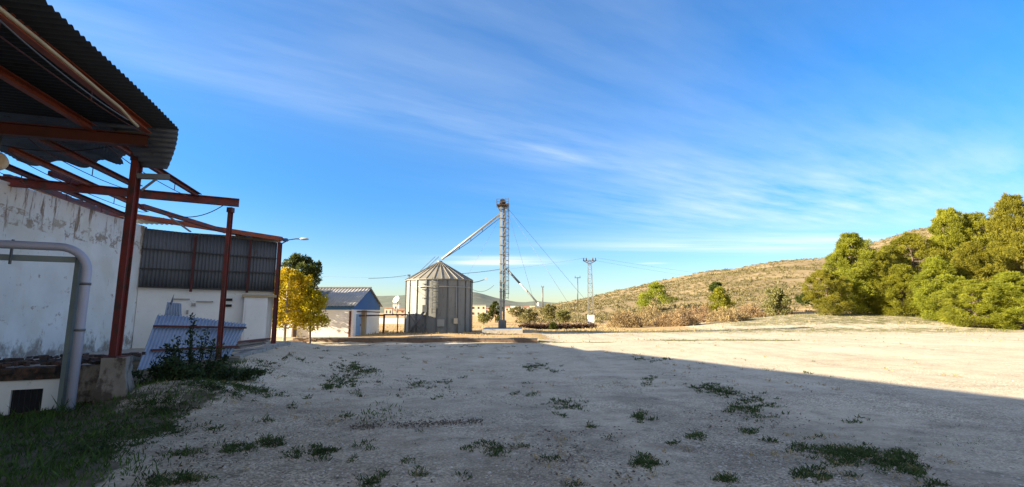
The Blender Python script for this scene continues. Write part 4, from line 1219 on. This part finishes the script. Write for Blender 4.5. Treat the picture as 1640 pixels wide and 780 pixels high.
for i in range(8): ld.beam((EX+.18, ly, 2.9+i*1.0), (lx0, ly, 2.9+i*1.0), .04, .04)
ladp = part('ladder', ld, M['galv_dark'], el)
cg = MB()
for i in range(15):
    z = 3.0 + i*.5
    cg.tube([Vector(((lx0+lx1)/2 + .17*math.cos(a), ly - .5*math.sin(a), z)) for a in [math.pi*k/8 for k in range(9)]], .018, 4)
for k in (1, 4, 7):
    a = math.pi*k/8; cg.beam(((lx0+lx1)/2 + .17*math.cos(a), ly-.5*math.sin(a), 3.0), ((lx0+lx1)/2 + .17*math.cos(a), ly-.5*math.sin(a), 10.0), .022, .022)
part('cage', cg, M['galv_dark'], ladp)
sp0 = Vector((EX-.25, EY, ETOP-.75)); sp1 = Vector((SX+.15, SY, PZ+.28))
sp = part('spout', MB().tube([sp0, sp1], .088, 12), M['galv_light'], el, 'pale spout running down to the silo peak')
tr = MB()
m0 = sp0 + Vector((.05,0,-.25)); m1 = sp1 + (sp0-sp1)*.33 + Vector((0,0,-.42))
mm = sp1 + (sp0-sp1)*.08 + Vector((0,0,-.1))
tr.tube([m0, sp0*.45+sp1*.55 + Vector((0,0,-.32)), mm], .025, 5)
for t in (.3, .5, .7): q = sp0*(1-t)+sp1*t; tr.beam(q, q + Vector((0,0,-.3)), .04, .04)
part('truss_rod', tr, M['galv_dark'], sp)
s0, s1 = Vector((EX+.3, EY, 4.95)), pd(862, 486, 37)
part('spout', MB().tube([s0, s0 + (s1-s0)*.42], .085, 10), M['galv_dark'], el, 'dark upper length of the side spout')
part('spout', MB().tube([s0 + (s1-s0)*.42, s1], .07, 10), M['galv_light'], el, 'white lower length of the side spout')
part('spout_sleeve', MB().tube([s1 + Vector((0,0,.06)), s1 + Vector((.03,0,-.32))], [.09,.12], 10), M['white_plaster'], el)
part('boot', MB().box((EX, EY, .68), (.6, .5, .6)), M['galv_dark'], el)
part('slab', MB().box((EX+.05, EY-.3, .22), (2.9, 4.4, .34)), M['pale_concrete'], el)
top = Vector((EX+.3, EY, ETOP-.1))
for q in (Vector((5.0, 31.5, .05)), Vector((8.2, 40, .05)), Vector((-6.6, 43, .1)), Vector((2.8, 46, .1))):
    part('guy_wire', MB().tube([top, q], .010, 4), M['galv_dark'], el)

# ------------------------------------------------------------------ pylon, poles, power lines
def lattice(name, u, D, vtop, vbase, wb, wt, lab, n=14, cross=True, foot=True):
    x = (u-820)/777*D; g = Vector((x, D, pd(u, vbase, D).z)); H = pd(u, vtop, D).z - g.z
    gz = height(x, D); g.z = gz; H = pd(u, vtop, D).z - gz
    rt = root_of(name, g, lab, 'pylon')
    mb = MB(); t = .04 if D < 70 else .08
    def cnr(k, f):
        w = (wb*(1-f) + wt*f)/2; sx, sy = ((-1,-1),(1,-1),(1,1),(-1,1))[k % 4]
        return g + Vector((sx*w, sy*w, H*f))
    for k in range(4): mb.beam(cnr(k,0), cnr(k,1), t, t, (0,1,0))
    for i in range(n):
        f0, f1 = i/n, (i+1)/n
        for k in range(4):
            a, b_ = (k, k+1) if i % 2 else (k+1, k)
            mb.beam(cnr(a,f0), cnr(b_,f1), t*.6, t*.6); mb.beam(cnr(k,f1), cnr(k+1,f1), t*.6, t*.6)
    part('lattice', mb, M['galv'], rt)
    if cross:
        cm = MB()
        c0 = g + Vector((0,0,H))
        for s in (-1, 1):
            cm.beam(c0 + Vector((0,0,-.45)), c0 + Vector((s*.78,0,-.05)), .09, .09); cm.beam(c0 + Vector((0,0,-.1)), c0 + Vector((s*.78,0,-.05)), .08, .08)
        part('crossarm', cm, M['galv_dark'], rt)
        for s in (-.74, -.4, .4, .74):
            part('insulator', MB().tube([c0 + Vector((s,0,-.05)), c0 + Vector((s,0,.32))], [.09,.05], 6), M['brick'], rt)
    if foot: part('concrete_base', MB().box(g + Vector((0,0,.6)), (wb+.02, wb+.02, 1.3)), M['white_plaster'], rt)
    return g + Vector((0,0,H))
pt_top = lattice('lattice_pylon', 946, 59, 417, 521, .72, .40, 'slim lattice steel pylon on a white base at the foot of the hill')
def pole(name, u, D, vtop, lab, arm, r=.12):
    x = (u-820)/777*D; g = G(x, D); tp = pd(u, vtop, D)
    rt = root_of(name, g, lab, 'utility pole')
    part('pole', MB().tube([g + Vector((0,0,-.3)), tp], [r*1.3, r], 8), M['galv_dark'], rt)
    part('crossarm', MB().beam(tp + Vector((-arm,0,-.15)), tp + Vector((arm,0,-.15)), .14, .14), M['galv_dark'], rt)
    part('insulators', MB().box(tp + Vector((-arm*.8,0,.12)), (.14,.14,.4)).box(tp + Vector((arm*.8,0,.12)), (.14,.14,.4)), M['galv_dark'], rt)
    return tp
pole_top = pole('utility_pole', 925, 120, 444, 'utility pole with a short crossarm on the hill ridge left of the pylon', .75)
pole2_top = pole('utility_pole', 869, 170, 459, 'slim mast on the skyline beyond the side spout', .5, .2)
for i, (dx, u, v) in enumerate(((-1.0, 1230, 445), (1.0, 1260, 440))):
    a = pt_top + Vector((dx,0,.3))
    single('power_line', MB().tube(sag(a, pd(u, v, 262), 2.0, 24), .009, 4), M['galv_dark'], a, ('upper power line' if i else 'lower power line') + ' leading right from the pylon towards the hill', 'cable', 'power lines')
single('power_line', MB().tube(sag(pt_top + Vector((-.6,0,.3)), pd(480, 440, 70), 1.2, 24), .009, 4), M['galv_dark'], pt_top, 'power line leading left from the pylon behind the elevator tower', 'cable', 'power lines')

# ------------------------------------------------------------------ middle distance trees and bushes
MID = [
    (793, 70, 483, 13, 'round', 'pine_dark', 'dark round tree between the elevator tower and the cream house'),
    (828, 80, 492, 12, 'round', 'olive', 'grey green bush right of the elevator tower'),
    (848, 62, 497, 14, 'round', 'olive', 'olive coloured bush below the white spout end'),
    (878, 58, 489, 15, 'round', 'olive', 'thin olive tree standing in the dry field'),
    (775, 58, 503, 12, 'round', 'olive', 'low olive tree near the right side of the silo'),
    (902, 60, 497, 11, 'round', 'olive', 'small olive bush left of the pylon'),
    (886, 46, 519, 6, 'round', 'pine_dark', 'tiny dark bush on the field hedge'),
]
for i, (u, D, vt, hw, sh, mt, lab) in enumerate(MID):
    x = (u-820)/777*D; g = G(x, D); H = max(.5, pd(u, vt, D).z - g.z); W = hw/777*D
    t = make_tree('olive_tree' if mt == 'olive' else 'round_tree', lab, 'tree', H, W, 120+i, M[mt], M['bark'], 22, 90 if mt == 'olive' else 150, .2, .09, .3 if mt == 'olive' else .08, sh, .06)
    put(t, g, i, (1,1,1))

# ------------------------------------------------------------------ houses of the town
def house(u, v0, v1, w, D, lab, mat, roof='flat', wins=(2,2), depth=None, rot=0.0):
    """w, v0 (top), v1 (base) in picture units for size"""
    x = (u-820)/777*D; W = w/777*D; zt_ = pd(u, v0, D).z; zb = min(pd(u, v1, D).z, height(x, D)+.5)
    zb = min(zb, zt_-2); dp_ = depth or W*.8
    rt = root_of('house', (x, D, zb), lab, 'house')
    rm_ = Matrix.Rotation(rot, 3, 'Z'); c = Vector((x, D, 0))
    P = lambda a, b_, z: c + rm_ @ Vector((a, b_, z))
    part('wall', MB().box(P(0, dp_/2, (zt_+zb)/2), (W, dp_, zt_-zb), rm_), M[mat], rt)
    if roof == 'flat': part('roof', MB().box(P(0, dp_/2, zt_+.12), (W+.3, dp_+.3, .24), rm_), M['grey_roof'], rt)
    else:
        h = W*.16
        part('roof', MB().add([P(-W/2-.3,-.3,zt_+.01), P(W/2+.3,-.3,zt_+.01), P(W/2+.3,dp_+.3,zt_+.01), P(-W/2-.3,dp_+.3,zt_+.01), P(-W/2-.3,dp_/2,zt_+h), P(W/2+.3,dp_/2,zt_+h)],
             [(0,1,5,4),(2,3,4,5),(0,4,3),(1,2,5),(3,2,1,0)]), M['tile'], rt)
    nx, nz = wins
    for i in range(nx):
        for j in range(nz):
            ww, hh = W/nx*.32, (zt_-zb)/nz*.4
            part('window', MB().box(P(-W/2 + W*(i+.5)/nx, -.03, zb + (zt_-zb)*(j+.55)/nz), (ww, .1, hh), rm_), M['win'], rt)
house(766, 489, 507, 24, 230, 'large cream house just right of the silo', 'cream_plaster', 'flat', (3,2))
house(783, 494, 505, 14, 260, 'low salmon house beside the large cream house', 'pink_plaster', 'tile', (2,1))
house(640, 497, 508, 18, 210, 'salmon house between the shed and the silo', 'pink_plaster', 'tile', (2,2))
house(622, 494, 506, 12, 320, 'small cream house close to the blue gable of the shed', 'cream_plaster', 'tile', (2,1))
house(822, 490, 500, 9, 420, 'small white house right behind the elevator tower', 'white_plaster', 'flat', (2,1))
house(832, 491, 499, 7, 440, 'narrow white house in the middle of the far white row', 'white_plaster', 'flat', (1,1))
house(843, 492, 500, 10, 400, 'wide low white house at the right of the far white row', 'white_plaster', 'tile', (2,1))
house(812, 492, 500, 8, 430, 'cream house at the left of the far white row', 'cream_plaster', 'tile', (1,1))
house(853, 490, 497, 8, 460, 'cream house under the end of the white side spout', 'cream_plaster', 'flat', (1,1))
house(634, 487, 496, 10, 500, 'pale house on the far slope above the salmon house', 'white_plaster', 'tile', (1,1))
# long white wall left of the silo
wl0, wl1 = pd(560, 520, 62), pd(655, 520, 62)
single('boundary_wall', MB().box(((wl0.x+wl1.x)/2, 62, .35), (wl1.x-wl0.x, .3, 1.0)), M['white_plaster'], (wl0.x, 62, 0), 'long low white boundary wall seen between shed and silo', 'wall')
# pale dish behind the silo
dsh = root_of('satellite_dish', (pd(636,478,150).x, 150, 0), 'white dish on a mast on the skyline left of the silo', 'dish')
part('mast', MB().tube([(dsh.location.x,150,-.5), pd(636,484,150)], .15, 6), M['galv'], dsh)
mb = MB().lathe((0,0,0), [(0,0),(.7,.1),(1.3,.4),(1.34,.42),(.7,.16),(0,.06)], 16); rt_ = Matrix.Rotation(R(55),3,'X') @ Matrix.Rotation(R(-30),3,'Y'); q = pd(636,480.5,149.6); mb.v = [rt_ @ p + q for p in mb.v]
part('dish', mb, M['lamp'], dsh)

# ------------------------------------------------------------------ light, sky, camera
SUN_EL = 20.0
sdir = Vector((.975, .222, 0)).normalized()      # the way the light travels over the ground
sun = bpy.data.lights.new('Sun', 'SUN'); sun.energy = 5.0; sun.angle = R(.53); sun.color = (1.0, .87, .62)
so = bpy.data.objects.new('Sun', sun); COL.objects.link(so)
L = Vector((sdir.x*math.cos(R(SUN_EL)), sdir.y*math.cos(R(SUN_EL)), -math.sin(R(SUN_EL))))
so.rotation_euler = L.to_track_quat('-Z', 'Y').to_euler(); so.location = (-30, -10, 20)

w = bpy.data.worlds.new('World'); scene.world = w; w.use_nodes = True
nt = w.node_tree; bg = nt.nodes['Background']
sky = N(nt, 'ShaderNodeTexSky', sky_type='NISHITA'); sky.sun_disc = False
sky.sun_elevation = R(SUN_EL); sky.sun_rotation = math.atan2(-sdir.x, -sdir.y)
sky.air_density = 1.0; sky.dust_density = .3; sky.ozone_density = 2.0
tc = N(nt, 'ShaderNodeTexCoord')
sp_ = N(nt, 'ShaderNodeSeparateXYZ'); nt.links.new(tc.outputs['Generated'], sp_.inputs[0])
zz_ = mth(nt, 'MAXIMUM', sp_.outputs['Z'], .03)
X = mth(nt, 'DIVIDE', sp_.outputs['X'], zz_); Y = mth(nt, 'DIVIDE', sp_.outputs['Y'], zz_)
def lin(a, b_, c=0): return mth(nt, 'ADD', mth(nt, 'MULTIPLY_ADD', X, a, c), mth(nt, 'MULTIPLY', Y, b_))
def gauss(*terms):
    acc = None
    for e, wd in terms:
        q = mth(nt, 'POWER', mth(nt, 'ABSOLUTE', mth(nt, 'DIVIDE', e, wd)), 2.0)
        acc = q if acc is None else mth(nt, 'ADD', acc, q)
    return mth(nt, 'EXPONENT', mth(nt, 'MULTIPLY', acc, -1))
dx_, dy_ = .84, .54
cv = N(nt, 'ShaderNodeCombineXYZ'); nt.links.new(lin(dx_, dy_), cv.inputs[0]); nt.links.new(lin(-dy_, dx_), cv.inputs[1])
n1 = noise_tex(nt, vmap(nt, cv.outputs[0], (.5, 1.5, 1)), 1.1, 6, .58)
n2 = noise_tex(nt, vmap(nt, cv.outputs[0], (.4, 1.9, 1), loc=(4,2,0)), 2.6, 6, .58)
cw = N(nt, 'ShaderNodeCombineXYZ'); nt.links.new(X, cw.inputs[0]); nt.links.new(Y, cw.inputs[1])
n3 = noise_tex(nt, vmap(nt, cw.outputs[0], (.22, .9, 1)), 1.2, 8, .55)
wisp = mth(nt, 'ADD', mth(nt, 'MULTIPLY', n1, .65), mth(nt, 'MULTIPLY', n2, .35))
wisp = N(nt, 'ShaderNodeMapRange'); 
mixn = mth(nt, 'ADD', mth(nt, 'MULTIPLY', n1, .6), mth(nt, 'MULTIPLY', n2, .4))
nt.links.new(mixn, wisp.inputs[0]); wisp.inputs[1].default_value = .36; wisp.inputs[2].default_value = .72
wisp = wisp.outputs[0]
l3 = N(nt, 'ShaderNodeMapRange'); nt.links.new(n3, l3.inputs[0]); l3.inputs[1].default_value = .34; l3.inputs[2].default_value = .66; l3 = l3.outputs[0]
nP = lin(-dy_, dx_); dP = lin(dx_, dy_)
terms = [
    (gauss((mth(nt,'SUBTRACT',nP,2.25), .34), (mth(nt,'SUBTRACT',dP,.9), 2.4)), .19, wisp),
    (gauss((mth(nt,'SUBTRACT',nP,2.32), .17), (mth(nt,'SUBTRACT',dP,1.85), .45)), .36, wisp),
    (gauss((mth(nt,'SUBTRACT',nP,1.3), .9), (mth(nt,'SUBTRACT',dP,.2), 2.6)), .16, wisp),
    (gauss((mth(nt,'SUBTRACT',X,2.9), 2.0), (mth(nt,'SUBTRACT',Y,4.3), 1.5)), .75, wisp),
    (gauss((mth(nt,'SUBTRACT',Y,7.0), .95), (mth(nt,'SUBTRACT',X,4.6), 3.0)), 1.15, l3),
    (gauss((mth(nt,'SUBTRACT',Y,9.6), .75), (mth(nt,'SUBTRACT',X,-.35), .95)), 1.8, l3),
    (gauss((mth(nt,'SUBTRACT',nP,1.9), 1.5), (mth(nt,'SUBTRACT',dP,.8), 4.5)), .09, None),
    (gauss((mth(nt,'SUBTRACT',Y,9.9), .16), (mth(nt,'SUBTRACT',X,2.9), .25)), .6, None),
]
acc = None
for g_, k, nn in terms:
    q = mth(nt, 'MULTIPLY', g_, k)
    if nn is not None: q = mth(nt, 'MULTIPLY', q, nn)
    acc = q if acc is None else mth(nt, 'ADD', acc, q)
acc = mth(nt, 'MINIMUM', acc, .8)
hs = N(nt, 'ShaderNodeHueSaturation'); hs.inputs['Saturation'].default_value = SKY_SAT; hs.inputs['Value'].default_value = 1.0
nt.links.new(sky.outputs[0], hs.inputs['Color'])
tint = mixc(nt, 1.0, hs.outputs[0], SKY_TINT, 'MULTIPLY')
hz = N(nt, 'ShaderNodeMapRange', interpolation_type='SMOOTHSTEP'); nt.links.new(sp_.outputs['Z'], hz.inputs[0]); hz.inputs[1].default_value = .02; hz.inputs[2].default_value = .42
tint = mixc(nt, hz.outputs[0], mixc(nt, 1.0, tint, (.80,.77,.84), 'MULTIPLY'), tint)
colr = mixc(nt, acc, tint, CLOUD)
# bright cloud added in unseen sky, overhead and behind the camera, lifting the shade
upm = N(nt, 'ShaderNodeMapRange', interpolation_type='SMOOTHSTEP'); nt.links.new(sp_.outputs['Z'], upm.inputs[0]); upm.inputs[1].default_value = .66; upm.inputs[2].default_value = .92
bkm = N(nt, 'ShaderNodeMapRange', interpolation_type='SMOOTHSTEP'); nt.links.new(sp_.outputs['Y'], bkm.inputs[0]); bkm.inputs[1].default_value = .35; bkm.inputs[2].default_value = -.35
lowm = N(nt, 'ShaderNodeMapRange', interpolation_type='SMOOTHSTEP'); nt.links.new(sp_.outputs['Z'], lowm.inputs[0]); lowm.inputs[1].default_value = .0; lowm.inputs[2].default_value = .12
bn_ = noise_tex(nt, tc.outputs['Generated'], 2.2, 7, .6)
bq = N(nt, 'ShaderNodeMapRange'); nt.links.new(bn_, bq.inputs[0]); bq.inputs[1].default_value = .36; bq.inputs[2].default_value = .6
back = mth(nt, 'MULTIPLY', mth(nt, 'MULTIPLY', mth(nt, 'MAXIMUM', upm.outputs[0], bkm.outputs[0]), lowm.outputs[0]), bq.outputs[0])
colr = mixc(nt, back, colr, FILL_CLOUD)
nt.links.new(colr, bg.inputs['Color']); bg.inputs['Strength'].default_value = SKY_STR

cam = bpy.data.cameras.new('Camera'); cam.sensor_width = 36; cam.lens = 36*F/1640; cam.clip_start = .05; cam.clip_end = 6000
co = bpy.data.objects.new('Camera', cam); COL.objects.link(co)
co.location = (0,0,CAMZ); co.rotation_euler = (math.pi/2 + PITCH, 0, 0)
scene.camera = co
scene.view_settings.view_transform = 'Standard'; scene.view_settings.look = 'None'
scene.view_settings.exposure = EXPO; scene.view_settings.gamma = 1.0; scene.view_settings.use_curve_mapping = False
